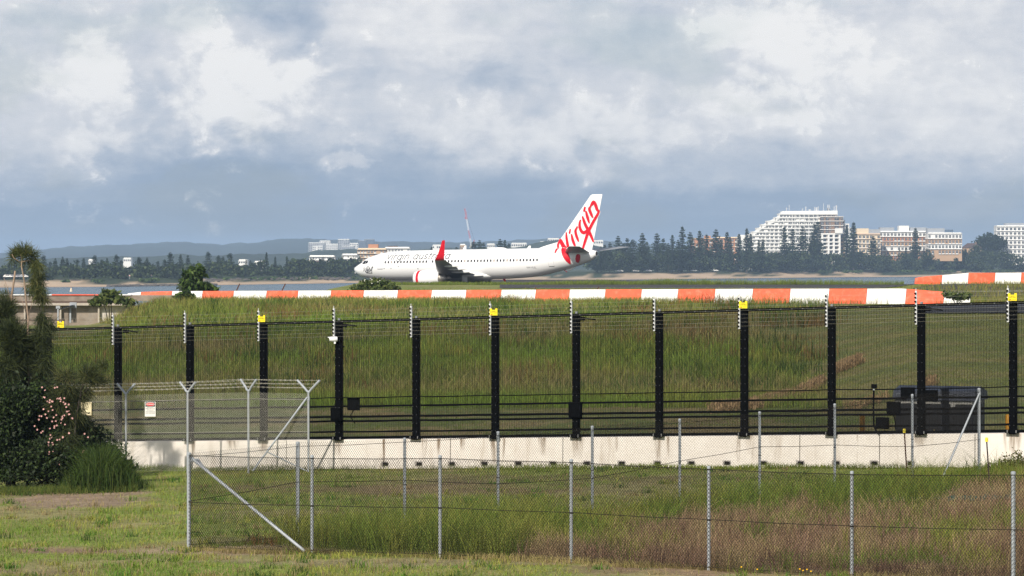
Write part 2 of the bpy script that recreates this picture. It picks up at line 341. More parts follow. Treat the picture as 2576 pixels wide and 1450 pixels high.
# ------------------------------------------------------------------ grass blades
def blades(x, y, z, h, w, col, bend=.35, seed=1, yaw=None):
    """numpy arrays -> (V, F, col): each blade is a bent strip of 5 points"""
    r = np.random.default_rng(seed); n = len(x)
    a = r.uniform(0, 2 * np.pi, n) if yaw is None else yaw; lean = r.uniform(.05, 1, n) * bend * h; la = r.uniform(0, 2 * np.pi, n)
    dx, dy = np.cos(a) * w / 2, np.sin(a) * w / 2; lx, ly = np.cos(la) * lean, np.sin(la) * lean
    p = np.zeros((n, 5, 3), np.float32)
    for k, (s, t, l) in enumerate(((-1, 0, 0), (1, 0, 0), (-.75, .55, .3), (.75, .55, .3), (0, 1, 1))):
        p[:, k, 0] = x + s * dx + lx * l; p[:, k, 1] = y + s * dy + ly * l; p[:, k, 2] = z + h * t * (1 - .12 * l) - (.02 if t == 0 else 0)
    b = (np.arange(n) * 5)[:, None, None]; f = (np.array([[0, 1, 3], [0, 3, 2], [2, 3, 4]])[None] + b).reshape(-1, 3)
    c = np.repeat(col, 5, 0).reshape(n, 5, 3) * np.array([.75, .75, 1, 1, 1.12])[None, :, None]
    return p.reshape(-1, 3), f, c.reshape(-1, 3)
GRN = np.array([.12, .18, .026]); YGR = np.array([.235, .24, .05]); DRY = np.array([.34, .26, .13]); DKG = np.array([.045, .080, .016]); RED = np.array([.25, .15, .105]); OCH = np.array([.22, .135, .05]); SED = np.array([.27, .225, .075])
def mixc(w, a, b): return a * (1 - w[:, None]) + b * w[:, None]
def sample(n, z0, z1, u0, u1, seed, even=True):
    r = np.random.default_rng(seed)
    # even on the screen rather than on the ground keeps far grass as dense as near grass to the eye
    q = r.uniform(0, 1, n); Z = (1 / (1 / z0 + (1 / z1 - 1 / z0) * q)) if even else z0 + (z1 - z0) * q
    u = r.uniform(u0, u1, n); return u * Z, Z, u, r
def stuff_grass(name, label, parts):
    V = []; Fc = []; K = []; o = 0
    for v, f, c in parts: V.append(v); Fc.append(f + o); K.append(c); o += len(v)
    me = npmesh(name, np.concatenate(V), np.concatenate(Fc), MAT_GRASS, np.concatenate(K)); return tag(ob(name, me), label, 'grass', kind='stuff')
def inside_pen(x, Z):
    """between the front and the back run of the chain-link fence"""
    za = FA0[1] + (x - FA0[0]) * (FA1[1] - FA0[1]) / (FA1[0] - FA0[0]); zb = FA0[1] + (x - FA0[0]) * (FB1[1] - FA0[1]) / (FB1[0] - FA0[0])
    return (x > FA0[0]) & (Z > za), (Z < zb)
FA0 = (X(475, 57.9), 57.9); FA1 = (X(2549, 50.6), 50.6); FB1 = (X(2463, 75.0), 75.0)
def near_grass():
    parts = []
    # mown lawn on both sides of the fences
    x, Z, u, r = sample(108000, 46, 88, -.20, .24, 21); n = len(x)
    front, back = inside_pen(x, Z); px = CX + F * u; py = YH + F * drop(x, Z) / Z
    t = ground_tint(x, Z); bare = (t[:, 0] > t[:, 1] * 1.05)
    keep = (~bare | (r.uniform(0, 1, n) < .22)) & ~(front & back & (Z < 68)) & (Z < 88.5 - x * .44)
    c = mixc(sst(.25, .6, fbm(x, Z, .5, 4)), GRN * 1.4, YGR * 1.3); c = mixc(sst(.56, .66, fbm(x, Z, .42, 27)) * .7, c, np.array([.13, .24, .03])) ; c = c * (.75 + .5 * r.uniform(0, 1, n))[:, None]; c = np.where((r.uniform(0, 1, n) < .22 + .5 * bare)[:, None], DRY * (.7 + .4 * r.uniform(0, 1, n))[:, None], c)
    h = (.05 + .07 * r.uniform(0, 1, n) ** 2) * (.7 + .9 * fbm(x, Z, .8, 6)); i = keep
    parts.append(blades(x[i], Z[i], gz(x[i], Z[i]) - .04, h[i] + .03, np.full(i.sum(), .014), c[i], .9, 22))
    # rank growth inside the pen, each stretch with its own plants
    x, Z, u, r = sample(132000, 47, 76, -.12, .225, 31); n = len(x); px = CX + F * u; py = YH + F * drop(x, Z) / Z
    front, back = inside_pen(x, Z); nn = fbm(x, Z, .55, 9); n3 = fbm(x, Z, 1.6, 12)
    pyw = py + (nn - .5) * 90; px = px + (fbm(x, Z, .7, 19) - .5) * 110
    tall = np.zeros(n); col = np.zeros((n, 3)); dens = np.zeros(n)
    def zone(m, hh, cc, d):
        tall[m] = hh[m] if hasattr(hh, '__len__') else hh; col[m] = cc[m]; dens[m] = d
    A = np.ones(n, bool)
    zone(A, .10, mixc(sst(.4, .6, nn), GRN, OCH * .8), .45)
    zone((pyw > 1215) & (px > 640) & (px < 1420), .28, mixc(sst(.3, .6, n3), OCH, np.array([.20, .11, .04])), .8)
    zone((pyw > 1262) & (px > 690) & (px < 1420), .78, mixc(sst(.35, .7, n3), GRN * 1.05, YGR * 1.05), 1.0)
    zone((pyw > 1170) & (px >= 1380), .45, mixc(sst(.35, .65, n3), GRN, YGR), .9)
    zone((pyw > 1205) & (px > 1640) & (pyw < 1330), .66, mixc(sst(.4, .7, n3), GRN * 1.0, YGR * .9), 1.0)
    zone((py + (n3 - .5) * 40 > np.interp(px, [1288, 1438, 1538, 1638, 1713, 1788, 1863, 1978, 2003, 2063, 2138, 2338, 2388, 2438, 2600], [1405, 1375, 1392, 1352, 1296, 1302, 1288, 1290, 1238, 1307, 1287, 1290, 1247, 1218, 1222])) & (px > 1290), .42, mixc(sst(.3, .7, n3), RED * 1.1, DRY * .95), .8)
    zone((pyw > 1405) & (px > 1900), .22, mixc(sst(.5, .62, nn), RED * .85, GRN), .7)
    zone((py > 1365 + (px - 475) * .055) & (px < 1500), .10, mixc(sst(.3, .6, n3), DRY, DRY * .7), .7)
    n5 = fbm(x, Z, 1.1, 33); zone((n5 > .65) & (px > 1500) & (py > 1290), .5, mixc(sst(.4, .6, n3), GRN * 1.05, YGR), .9); zone((n5 < .37) & (px > 1500) & (py > 1300), .5, mixc(sst(.4, .6, n3), DRY, RED * .75), .9)
    i = front & back & (r.uniform(0, 1, n) < dens)
    h = tall * (.45 + .8 * r.uniform(0, 1, n)) * (.55 + .9 * fbm(x, Z, 2.4, 29)); cc = col * (.65 + .65 * r.uniform(0, 1, n))[:, None]
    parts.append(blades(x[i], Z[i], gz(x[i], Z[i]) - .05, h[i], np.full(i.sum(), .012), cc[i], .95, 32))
    # untidy edge along the fence foot and along the concrete wall
    for (xa, za), (xb, zb), m, hh, cc, sd_ in ((FA0, FA1, 5000, .13, DRY, 41), (FA0, FB1, 4000, .16, GRN, 42), (WALL(-.2)[:2], WALL(15)[:2], 11000, .15, GRN, 43)):
        r = np.random.default_rng(sd_); t = r.uniform(0, 1, m); x = xa + (xb - xa) * t + r.normal(0, .16, m); Z = za + (zb - za) * t + r.normal(0, .16, m) - (.55 if sd_ == 43 else 0)
        hv = hh * (.4 + 1.1 * fbm(x, Z, .9, 3)) * r.uniform(.5, 1.3, m); c = mixc(r.uniform(0, .6, m), cc, YGR) * (.7 + .6 * r.uniform(0, 1, m))[:, None]
        parts.append(blades(x, Z, gz(x, Z) - .05, hv + .04, np.full(m, .012), c, .6, sd_))
    # separate tufts and broad weeds standing out of the lawn
    r = np.random.default_rng(57); nc = 520; cz = 1 / r.uniform(1 / 86, 1 / 47, nc); cu = r.uniform(-.18, .12, nc); fr_, bk_ = inside_pen(cu * cz, cz); ok = ~(fr_ & bk_ & (cz < 66)) & (cz < 86 - cu * cz * .44); cz, cu = cz[ok], cu[ok]; nc = len(cz); m = nc * 26; q = np.arange(m) % nc
    Z = cz[q] + r.normal(0, .10, m); x = cu[q] * cz[q] + r.normal(0, .10, m); kc = np.array([DKG * 1.5, GRN * 1.1, DRY * .9, YGR * 1.1, np.array([.09, .20, .025])])[np.arange(nc) % 5]; hk = r.uniform(.09, .24, nc)
    parts.append(blades(x, Z, gz(x, Z) - .04, hk[q] * r.uniform(.5, 1.1, m), np.full(m, .018), kc[q] * r.uniform(.7, 1.3, m)[:, None], .9, 58))
    # weeds in the right-hand corner by the wall
    r = np.random.default_rng(51); m = 9000; px = 2170 + 420 * r.uniform(0, 1, m) ** .7; Z = r.uniform(72, 77.3, m) ; x = X(px, Z)
    hv = (.12 + .4 * sst(2360, 2560, px) * r.uniform(.3, 1, m)) * r.uniform(.5, 1.2, m); c = mixc(r.uniform(0, 1, m), GRN, SED) * (.7 + .6 * r.uniform(0, 1, m))[:, None]
    parts.append(blades(x, Z, gz(x, Z) - .05, hv, np.full(m, .014), c, .6, 52))
    stuff_grass('grass', 'short lawn and rank weeds around the chain-link fence pen', parts)
KPOST = 11.0
def WALL(k):
    """point of the wall line at post number k: x, Z, drop of the wall top below the eye"""
    t = k / KPOST; xa, za, xb, zb = X(294, 89.2), 89.2, X(2546, 78.0), 78.0
    return (xa + (xb - xa) * t, za + (zb - za) * t, 5.175 - .0792 * k)
near_grass()
def bank_grass():
    parts = []
    x, Z, u, r = sample(160000, 116, 236, -.19, .21, 61); n = len(x)
    mown = sst(.085, .115, u + (Z - 130) * .00055 + (fbm(x, Z, .12, 14) - .5) * .03)
    n1 = fbm(x, Z, .10, 15); n2 = fbm(x, Z, .33, 16); rr = r.uniform(0, 1, n)
    left = sst(-.105, -.13, -(-u)) * 0
    n4 = fbm(x, Z, .9, 18); hgt = (.62 * (.4 + 1.0 * n2) * (.35 + 1.2 * n4) * (.55 + .8 * rr)) * (1 - mown) + .10 * mown
    c = mixc(sst(.46, .72, n1 + (rr - .5) * .2) * .85, GRN * 1.08, np.array([.22, .165, .08])); c = mixc(sst(.5, .75, n2) * .6, c, YGR * .9)
    c = mixc(sst(210, 228, Z) * .7 * (1 - mown), c, SED); c = mixc(mown * .6, c, np.array([.18, .165, .06]))
    foot = np.exp(-((Z - 128) / 5) ** 2) * (1 - mown); c = mixc(foot * .5 * rr, c, DRY * .8)
    c = c * 1.22 * (.6 + .8 * r.uniform(0, 1, n))[:, None]
    road = (u > .1335) & (Z > 178) & (Z < 221); conc = (u < -.128 - .0002 * (Z - 200)) & (Z > 195)
    i = ~road & ~conc & (rr < 1 - .25 * mown)
    zb = gz(x, Z)
    wd = .022 + .00012 * (Z - 110)
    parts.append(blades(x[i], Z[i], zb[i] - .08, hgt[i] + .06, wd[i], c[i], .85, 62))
    # darker weeds and seed heads standing in clumps
    r = np.random.default_rng(90); m = 26000; cz = r.uniform(126, 224, 420); cu = r.uniform(-.175, .10, 420); q = r.integers(0, 420, m); Z = cz[q] + r.normal(0, .9, m); x = cu[q] * cz[q] + r.normal(0, .8, m)
    kinds = np.array([DKG * .9, GRN * .8, OCH * .9, YGR, DKG * 1.3])[np.arange(420) % 5]; hk = r.uniform(.45, 1.15, 420)
    i = ~((x / Z < -.128) & (Z > 190)); parts.append(blades(x[i], Z[i], gz(x[i], Z[i]) - .06, (hk[q] * r.uniform(.5, 1.15, m))[i], np.full(i.sum(), .035), (kinds[q] * r.uniform(.6, 1.35, m)[:, None])[i], .6, 91))
    # flat mown ground right behind the fence
    x, Z, u, r = sample(40000, 78, 128, -.19, .22, 63); i = Z > 90 - x * .44; n = len(x)
    c = mixc(sst(.4, .7, fbm(x, Z, .3, 17)), GRN * .9, DRY * .65) * (.65 + .7 * r.uniform(0, 1, n))[:, None]
    parts.append(blades(x[i], Z[i], gz(x[i], Z[i]) - .05, (.07 + .1 * r.uniform(0, 1, n))[i], np.full(i.sum(), .022), c[i], .8, 64))
    # straw raked up on the mown slope
    r = np.random.default_rng(65)
    for (pa, ya), (pb, yb), Za, Zb, m, wd_ in (((1890, 962), (2070, 880), 116, 131, 6500, .9), ((2100, 860), (2165, 850), 136, 139, 2500, .9), ((2320, 960), (2350, 956), 117, 118, 500, .6), ((2130, 975), (2230, 968), 115, 116, 500, .6), ((1790, 972), (1890, 962), 113, 116, 1200, 1.0)):
        t = r.uniform(0, 1, m); u = (pa + (pb - pa) * t - CX) / F; Z = Za + (Zb - Za) * t + r.normal(0, wd_, m); x = u * Z + r.normal(0, .12, m)
        parts.append(blades(x, Z, gz(x, Z) + r.uniform(-.02, .30, m), r.uniform(.05, .2, m), np.full(m, .03), np.tile(np.array([.40, .275, .15]), (m, 1)) * r.uniform(.6, 1.25, m)[:, None], 1.8, 66 + m))
    stuff_grass('bank_grass', 'tall seeding grass on the bank behind the black fence', parts)
    # seeding verge along the barrier, between the roads and before the runway
    parts = []
    for z0, z1, u0, u1, m, hh, sd_, mixw in ((224, 236, -.125, .152, 30000, .62, 71, .75), (240, 262, .118, .19, 7000, .75, 72, .9), (222, 240, .138, .19, 5000, .7, 73, .9), (391, 400, -.05, .128, 26000, .8, 74, .25), (245, 300, -.075, -.035, 4000, .5, 75, .5),
                                              (300, 334, -.035, .13, 5000, .35, 76, .6), (286, 300, .13, .19, 2500, .5, 77, .8)):
        x, Z, u, r = sample(m, z0, z1, u0, u1, sd_); nz = fbm(x, Z, .25, sd_)
        k = r.uniform(0, 1, m) < .25 + .9 * nz
        c = mixc(np.clip(r.uniform(0, 1, m) * mixw * 1.4, 0, 1), GRN * 1.1, SED * 1.05) * (.7 + .6 * r.uniform(0, 1, m))[:, None]
        if sd_ == 74: hh = hh * (.8 + .5 * sst(.0, .08, u))
        h = hh * (.35 + .9 * nz) * r.uniform(.6, 1.25, m)
        parts.append(blades(x[k], Z[k], gz(x[k], Z[k]) - .06, h[k], np.full(k.sum(), .00007 * z0 + .012), c[k], .5, sd_ + 100))
    stuff_grass('verge_grass', 'straw-topped verge grass beside the striped barriers and runway', parts)
bank_grass()
# ------------------------------------------------------------------ sea, far shore, hills
def shore_Z(u):
    px = CX + F * np.asarray(u, float); y = np.interp(px, [-900, 0, 280, 560, 880, 1500, 2100, 2576, 3500], [727, 724, 722, 717.5, 712.5, 705, 698, 695.5, 692])
    return F * CZ / (y - YH)
def make_sea():
    m = bpy.data.materials.new('sea_water'); m.use_nodes = True; nt = m.node_tree; b = nt.nodes['Principled BSDF']
    b.inputs['Base Color'].default_value = (.035, .085, .125, 1); b.inputs['Roughness'].default_value = .25; b.inputs['IOR'].default_value = 1.33
    tc = nt.nodes.new('ShaderNodeTexCoord'); mp = nt.nodes.new('ShaderNodeMapping'); mp.inputs['Scale'].default_value = (.22, .35, 1); nt.links.new(tc.outputs['Object'], mp.inputs[0])
    n = nt.nodes.new('ShaderNodeTexNoise'); n.inputs['Scale'].default_value = 1.0; n.inputs['Detail'].default_value = 6; n.inputs['Roughness'].default_value = .6; nt.links.new(mp.outputs[0], n.inputs['Vector'])
    bp = nt.nodes.new('ShaderNodeBump'); bp.inputs['Strength'].default_value = 1.0; bp.inputs['Distance'].default_value = 1.4; nt.links.new(n.outputs['Fac'], bp.inputs['Height']); nt.links.new(bp.outputs[0], b.inputs['Normal'])
    rows = [[(uu * Z, Z, 0) for uu in np.linspace(-.9, .9, 31)] for Z in np.geomspace(180, 6000, 40)]
    tag(MB().grid(rows).build('sea', m), kind='structure')
make_sea()
HILL_PX = [-1200, 0, 90, 260, 420, 560, 700, 800, 950, 1100, 1290, 1420, 1600, 1900, 2200, 2576, 3800]
HILL_Y = [650, 641, 629, 620, 612.5, 619, 607, 603.5, 611, 611, 606, 601, 616, 634, 640, 634, 640]
def make_far_land():
    us = np.linspace(-.42, .42, 420); offs = np.array([-80, -30, 0, 14, 34, 60, 90, 140, 240, 420, 800, 1500, 2600, 4200, 6500, 9500])
    Zs = shore_Z(us); V = []; K = []
    sand = np.array([.50, .375, .255]); wet = np.array([.36, .26, .175]); scrub = np.array([.035, .05, .022]); town = np.array([.055, .07, .04])
    for o_ in offs:
        Z = Zs + o_; x = us * Z; px = CX + F * us
        base = np.interp(o_, [-80, -30, 0, 14, 34, 60, 90, 140, 9500], [-3, -1.2, 0, .7, 1.6, 2.6, 3.8, 4.5, 5.0]) + (np.clip((px - 900) / 1600, 0, 1) * 1.2 if o_ > 50 else 0)
        dn = (fbm(x, Z, .012, 3) - .5) * 2.6 * (30 < o_ < 200)
        V.append(np.stack([x, Z, base + dn], 1)); kk = sst(.47, .58, fbm(x, Z, .02, 5)) if 20 < o_ <= 60 else np.full(len(us), 1.0 if o_ > 60 else 0.0)
        c0 = wet if o_ <= 0 else sand; K.append(c0[None] * (1 - kk[:, None]) + (scrub if o_ < 300 else town)[None] * kk[:, None])
    n, m = len(us), len(offs); i = np.arange(n * m).reshape(m, n); f = np.stack([i[:-1, :-1], i[:-1, 1:], i[1:, 1:], i[1:, :-1]], -1).reshape(-1, 4)
    tag(ob('far_shore', npmesh('far_shore', np.concatenate(V), f, colmat('shore_sand', var=.12, scale=.03), np.concatenate(K), smooth=True)), kind='structure')
    # wooded ridges
    for name, zc, half, ys, amp, col in (('hills', 9000, 2600, None, 16, (.030, .042, .028)), ('wooded_rise', 4200, 900, 15, 9, (.032, .046, .026))):
        us2 = np.linspace(-.42, .42, 900); rows = []; K = []
        for t in np.linspace(-1, 1, 26):
            Z = np.full(len(us2), zc + half * t); x = us2 * Z; yc = np.interp(CX + F * us2, HILL_PX, HILL_Y)
            if ys is not None: yc = np.interp(CX + F * us2, [-600, 0, 400, 760, 800, 960, 1000, 1290, 1400, 1560, 1700, 2576, 3400], [662, 655, 648, 640, 632, 630, 634, 622, 609, 626, 644, 652, 655])
            top = (YH - yc) / F * zc + CZ; s = np.cos(t * math.pi / 2) ** 2
            z = 3 + (top - 3) * s + ((fbm(x, Z, .02, 7) - .5) * amp + (fbm(x, Z, .006, 9) - .5) * amp) * s
            rows.append(np.stack([x, Z, z], 1)); K.append(np.array(col)[None] * (.6 + .9 * fbm(x, Z, .012, 11)[:, None]))
        n, m = len(us2), len(rows); i = np.arange(n * m).reshape(m, n); f = np.stack([i[:-1, :-1], i[:-1, 1:], i[1:, 1:], i[1:, :-1]], -1).reshape(-1, 4)
        tag(ob(name, npmesh(name, np.concatenate(rows), f, colmat(name + '_woodland', var=.25, scale=.01), np.concatenate(K), smooth=True)), kind='structure')
make_far_land()
def make_haze():
    m = bpy.data.materials.new('air'); m.use_nodes = True; nt = m.node_tree; nt.nodes.clear()
    v = nt.nodes.new('ShaderNodeVolumePrincipled'); v.inputs['Color'].default_value = (.54, .74, 1.0, 1); v.inputs['Density'].default_value = HAZE; v.inputs['Anisotropy'].default_value = .0
    o = nt.nodes.new('ShaderNodeOutputMaterial'); nt.links.new(v.outputs[0], o.inputs['Volume'])
    h = MB().b2((-7500, -400, -5), (7500, 15500, 130)).build('haze', m); tag(h, kind='stuff')
HAZE = 1.1e-4
make_haze()
# ------------------------------------------------------------------ text as flat meshes
_txt = {}
def text_mesh(s, size=1.0, shear=0.0, bold=0.0):
    key = (s, size, shear, bold)
    if key in _txt: return _txt[key]
    cu = bpy.data.curves.new('lettering', 'FONT'); cu.body = s; cu.size = size; cu.shear = shear; cu.offset = bold; cu.align_x = 'CENTER'; cu.resolution_u = 3
    o = bpy.data.objects.new('lettering', cu); C.objects.link(o); dg = bpy.context.evaluated_depsgraph_get()
    me = bpy.data.meshes.new_from_object(o.evaluated_get(dg)); bpy.data.objects.remove(o); bpy.data.curves.remove(cu)
    v = np.zeros(len(me.vertices) * 3, np.float32); me.vertices.foreach_get('co', v); v = v.reshape(-1, 3)
    f = [tuple(p.vertices) for p in me.polygons]; bpy.data.meshes.remove(me); _txt[key] = (v, f); return v, f
def lettering(name, s, m, parent, origin, ex, ez, size, shear=0, bold=0, en=None, lift=.004, width=None):
    """flat letters on a plane: origin, unit vectors along and up the text"""
    v, f = text_mesh(s, 1.0, shear, bold); w = v[:, 0].max() - v[:, 0].min(); kx = size if width is None else width / w
    ex, ez = Vector(ex).normalized(), Vector(ez).normalized(); n = ex.cross(ez)      # faces the reader
    me = bpy.data.meshes.new(name); me.from_pydata([tuple(Vector(origin) + ex * float(q[0]) * kx + ez * float(q[1]) * size + n * lift) for q in v], [], f); me.materials.append(m); me.update()
    return ob(name, me, parent)
M_INK = mat('black_ink', (.015, .015, .015), .6); M_RED = mat('sign_red', (.62, .02, .03), .5); M_SIGNW = mat('sign_white', (.80, .78, .72), .5, var=.04); M_GREYINK = mat('grey_ink', (.12, .12, .12), .6)

# ------------------------------------------------------------------ concrete wall with the black security fence on top
wa, wb = WALL(-3.2), WALL(12.4)
WD = Vector((WALL(11)[0] - WALL(0)[0], WALL(11)[1] - WALL(0)[1], 0)).normalized(); WN = Vector((WD.y, -WD.x, 0))   # WN faces the camera
WRZ = math.atan2(WD.y, WD.x)
def WP(k, up=0.0, out=0.0):
    x, Z, h = WALL(k); p = Vector((x, Z, CZ - h + up)); return p + WN * out
wall = empty('concrete_wall', WP(0, -.9), 'long pale concrete wall with rust streaks carrying the black security fence', 'wall')
wall_rel = lambda p: Vector(p) - wall.location
joints = [-3.2, -.9, 1.05, 2.32, 3.6, 4.45, 5.85, 7.25, 8.65, 9.55, 10.6, 12.4, 13.8, 15.2, 16.6, 18.2]
def stain_mat():
    m = bpy.data.materials.new('stained_concrete'); m.use_nodes = True; nt = m.node_tree; b = nt.nodes['Principled BSDF']; b.inputs['Roughness'].default_value = .85; b.inputs['Specular IOR Level'].default_value = .25
    tc = nt.nodes.new('ShaderNodeTexCoord'); mp = nt.nodes.new('ShaderNodeMapping'); mp.inputs['Scale'].default_value = (1.1, 1.1, .16); nt.links.new(tc.outputs['Object'], mp.inputs[0])
    n = nt.nodes.new('ShaderNodeTexNoise'); n.inputs['Scale'].default_value = 2.6; n.inputs['Detail'].default_value = 7; n.inputs['Roughness'].default_value = .6; nt.links.new(mp.outputs[0], n.inputs['Vector'])
    r = nt.nodes.new('ShaderNodeMapRange'); r.inputs[1].default_value = .56; r.inputs[2].default_value = .80; r.inputs[4].default_value = .55; nt.links.new(n.outputs['Fac'], r.inputs[0])
    n2 = nt.nodes.new('ShaderNodeTexNoise'); n2.inputs['Scale'].default_value = 1.6; n2.inputs['Detail'].default_value = 8; n2.inputs['Roughness'].default_value = .7; nt.links.new(tc.outputs['Object'], n2.inputs['Vector'])
    cr = nt.nodes.new('ShaderNodeValToRGB'); cr.color_ramp.elements[0].position = .3; cr.color_ramp.elements[0].color = (.68, .62, .56, 1); cr.color_ramp.elements[1].position = .7; cr.color_ramp.elements[1].color = (.78, .73, .675, 1); nt.links.new(n2.outputs['Fac'], cr.inputs[0])
    mx = nt.nodes.new('ShaderNodeMix'); mx.data_type = 'RGBA'; nt.links.new(r.outputs[0], mx.inputs[0]); nt.links.new(cr.outputs[0], mx.inputs[6]); mx.inputs[7].default_value = (.30, .215, .13, 1)
    nt.links.new(mx.outputs[2], b.inputs['Base Color']); return m
M_WALL = stain_mat()
def streak_mat():
    m = bpy.data.materials.new('rust_streak'); m.use_nodes = True; nt = m.node_tree; b = nt.nodes['Principled BSDF']; b.inputs['Base Color'].default_value = (.24, .165, .095, 1); b.inputs['Roughness'].default_value = .9; b.inputs['Specular IOR Level'].default_value = .1
    at = nt.nodes.new('ShaderNodeVertexColor'); at.layer_name = 'Col'; tc = nt.nodes.new('ShaderNodeTexCoord'); mp = nt.nodes.new('ShaderNodeMapping'); mp.inputs['Scale'].default_value = (14, 14, 1.6); nt.links.new(tc.outputs['Object'], mp.inputs[0])
    n = nt.nodes.new('ShaderNodeTexNoise'); n.inputs['Scale'].default_value = 1.0; n.inputs['Detail'].default_value = 5; nt.links.new(mp.outputs[0], n.inputs['Vector'])
    r = nt.nodes.new('ShaderNodeMapRange'); r.inputs[1].default_value = .35; r.inputs[2].default_value = .7; nt.links.new(n.outputs['Fac'], r.inputs[0])
    mu = nt.nodes.new('ShaderNodeMath'); mu.operation = 'MULTIPLY'; nt.links.new(at.outputs[0], mu.inputs[0]); nt.links.new(r.outputs[0], mu.inputs[1]); nt.links.new(mu.outputs[0], b.inputs['Alpha']); return m
M_STREAK = streak_mat()
for a, b in zip(joints[:-1], joints[1:]):
    mb = MB(); e = .004; a2, b2 = a + e, b - e
    pr = []
    for k in (a2, b2):
        t, bt = WP(k) - wall.location, WP(k, -1.35) - wall.location
        pr.append([t + WN * -.02, t, bt + WN * .03, bt - WN * .42, t - WN * .40])
    n = 5; mb.add(pr[0] + pr[1], [tuple(range(n))[::-1], tuple(range(n, 2 * n))] + [(i, (i + 1) % n, n + (i + 1) % n, n + i) for i in range(n)])
    mb.build('wall_panel', M_WALL, wall)
rr_ = random.Random(5)
for k, w, L in ((1.06, .22, .45), (2.0, .42, .4), (3.0, .35, .5), (3.6, .12, .8), (4.12, .2, .7), (4.6, .2, .4), (5.0, .28, .8), (5.12, .12, .7), (6.03, .45, .6), (6.5, .12, .4), (7.0, .25, .75), (7.12, .12, .6), (7.94, .16, .75), (8.10, .15, .65), (9.3, .06, .8), (1.6, .5, .3), (10.0, .45, .35), (11.0, .6, .6), (11.25, .2, .7), (5.6, .3, .5), (4.3, .15, .5)):
    V = []; K = []; nz_, nx = 9, 7
    for i in range(nz_):
        for j in range(nx):
            t = i / (nz_ - 1); q = j / (nx - 1) * 2 - 1; c = WP(k, -.002 - L * t, .004 + .03 / 1.35 * L * t) - wall.location + WD * (w / 2 * q * (1 - .3 * t)); V.append(tuple(c)); K.append(max(0, (1 - q * q)) * (1 - t) ** .8)
    V = np.array(V); ii = np.arange(nz_ * nx).reshape(nz_, nx); fq = np.stack([ii[:-1, :-1], ii[:-1, 1:], ii[1:, 1:], ii[1:, :-1]], -1).reshape(-1, 4)
    ob('rust_streak', npmesh('rust_streak', V, fq, M_STREAK, np.repeat(np.array(K)[:, None], 3, 1)), wall)
# drain holes with wire guards at the wall foot
vent_px = [970, 1055, 1138, 1220, 1305, 1392, 1478, 1565, 1655, 1740, 1830, 1922, 2015, 2105, 2200, 2292]
def k_at_px(px):
    lo, hi = -4.0, 13.0
    for _ in range(50):
        m = (lo + hi) / 2; q = WALL(m)
        if CX + F * q[0] / q[1] < px: lo = m
        else: hi = m
    return (lo + hi) / 2
MWR = Matrix.Rotation(WRZ, 3, 'Z')
hole = MB().box((0, 0, 0), (.15, .02, .08)).mesh('drain_hole', mat('hole_dark', (.012, .011, .01), .9))
guard = MB()
for i in range(8): guard.box((-.105 + .03 * i, -.035, 0), (.006, .006, .13))
for i in range(4): guard.box((0, -.04, -.06 + .04 * i), (.22, .006, .006))
guard = guard.mesh('drain_guard', M_WIRE)
for px in vent_px:
    k = k_at_px(px); x, Z, h = WALL(k); up = float(gz(x, Z - .3)) + .11 - (CZ - h); q = WP(k, up, .030 * (-up) / 1.35 + .008) - wall.location
    o = ob('drain_hole', hole, wall, q, (0, 0, WRZ)); ob('drain_guard', guard, o)
# fence
FH = 3.32
fence = empty('security_fence', WP(0), 'tall black welded mesh security fence with electric wires on the concrete wall', 'fence')
def FP(k, up, out=0.0): return WP(k, up, out) - fence.location
post_mesh = MB()
post_mesh.box((0, -.02, FH / 2 - .02), (.16, .012, FH + .02)).box((.090, .05, FH / 2 - .02), (.02, .15, FH + .02)).box((-.04, .07, FH / 2 - .02), (.08, .12, FH + .02)).box((.115, .04, FH / 2 - .02), (.03, .02, FH + .02))
post_mesh = post_mesh.mesh('fence_post', M_BLACK)
riv = MB()
for i in range(13):
    for sx in (-.07, .045): riv.box((sx + .012, -.03, .2 + i * .235), (.010, .012, .010))
riv = riv.mesh('rivets', mat('zinc_bolt', (.22, .22, .22), .5, .2))
plate = MB().box((.02, -.01, .012), (.34, .24, .02)).box((-.09, -.12, .03), (.03, .03, .06)).box((.14, -.12, .03), (.03, .03, .06)).mesh('base_plate', M_BLACK)
nut = MB().box((-.09, -.125, .045), (.022, .022, .07)).box((.14, -.125, .045), (.022, .022, .07)).mesh('anchor_bolts', mat('zinc_bolt', (.4, .4, .4)))
brk = MB().box((0, 0, 0), (.044, .03, .86)).box((.02, .02, 0), (.006, .05, .86)).mesh('insulator_bracket', mat('aluminium', (.72, .72, .72), .5, .0))
ins = MB().lathe([(-.024, .010), (-.020, .026), (-.005, .028), (-.003, .018), (.003, .018), (.005, .028), (.020, .026), (.024, .010)], 8, 'z').mesh('insulator', M_RUB)
finial = MB().tube([(0, 0, .43), (0, 0, .50)], .008, 5).mesh('bracket_tip', mat('aluminium', (.6, .6, .6)))
clip = MB().box((0, 0, 0), (.06, .05, .07)).mesh('cable_clip', mat('grey_box', (.19, .20, .21), .5))
INS_Z = [-.36 + i * .104 for i in range(8)]
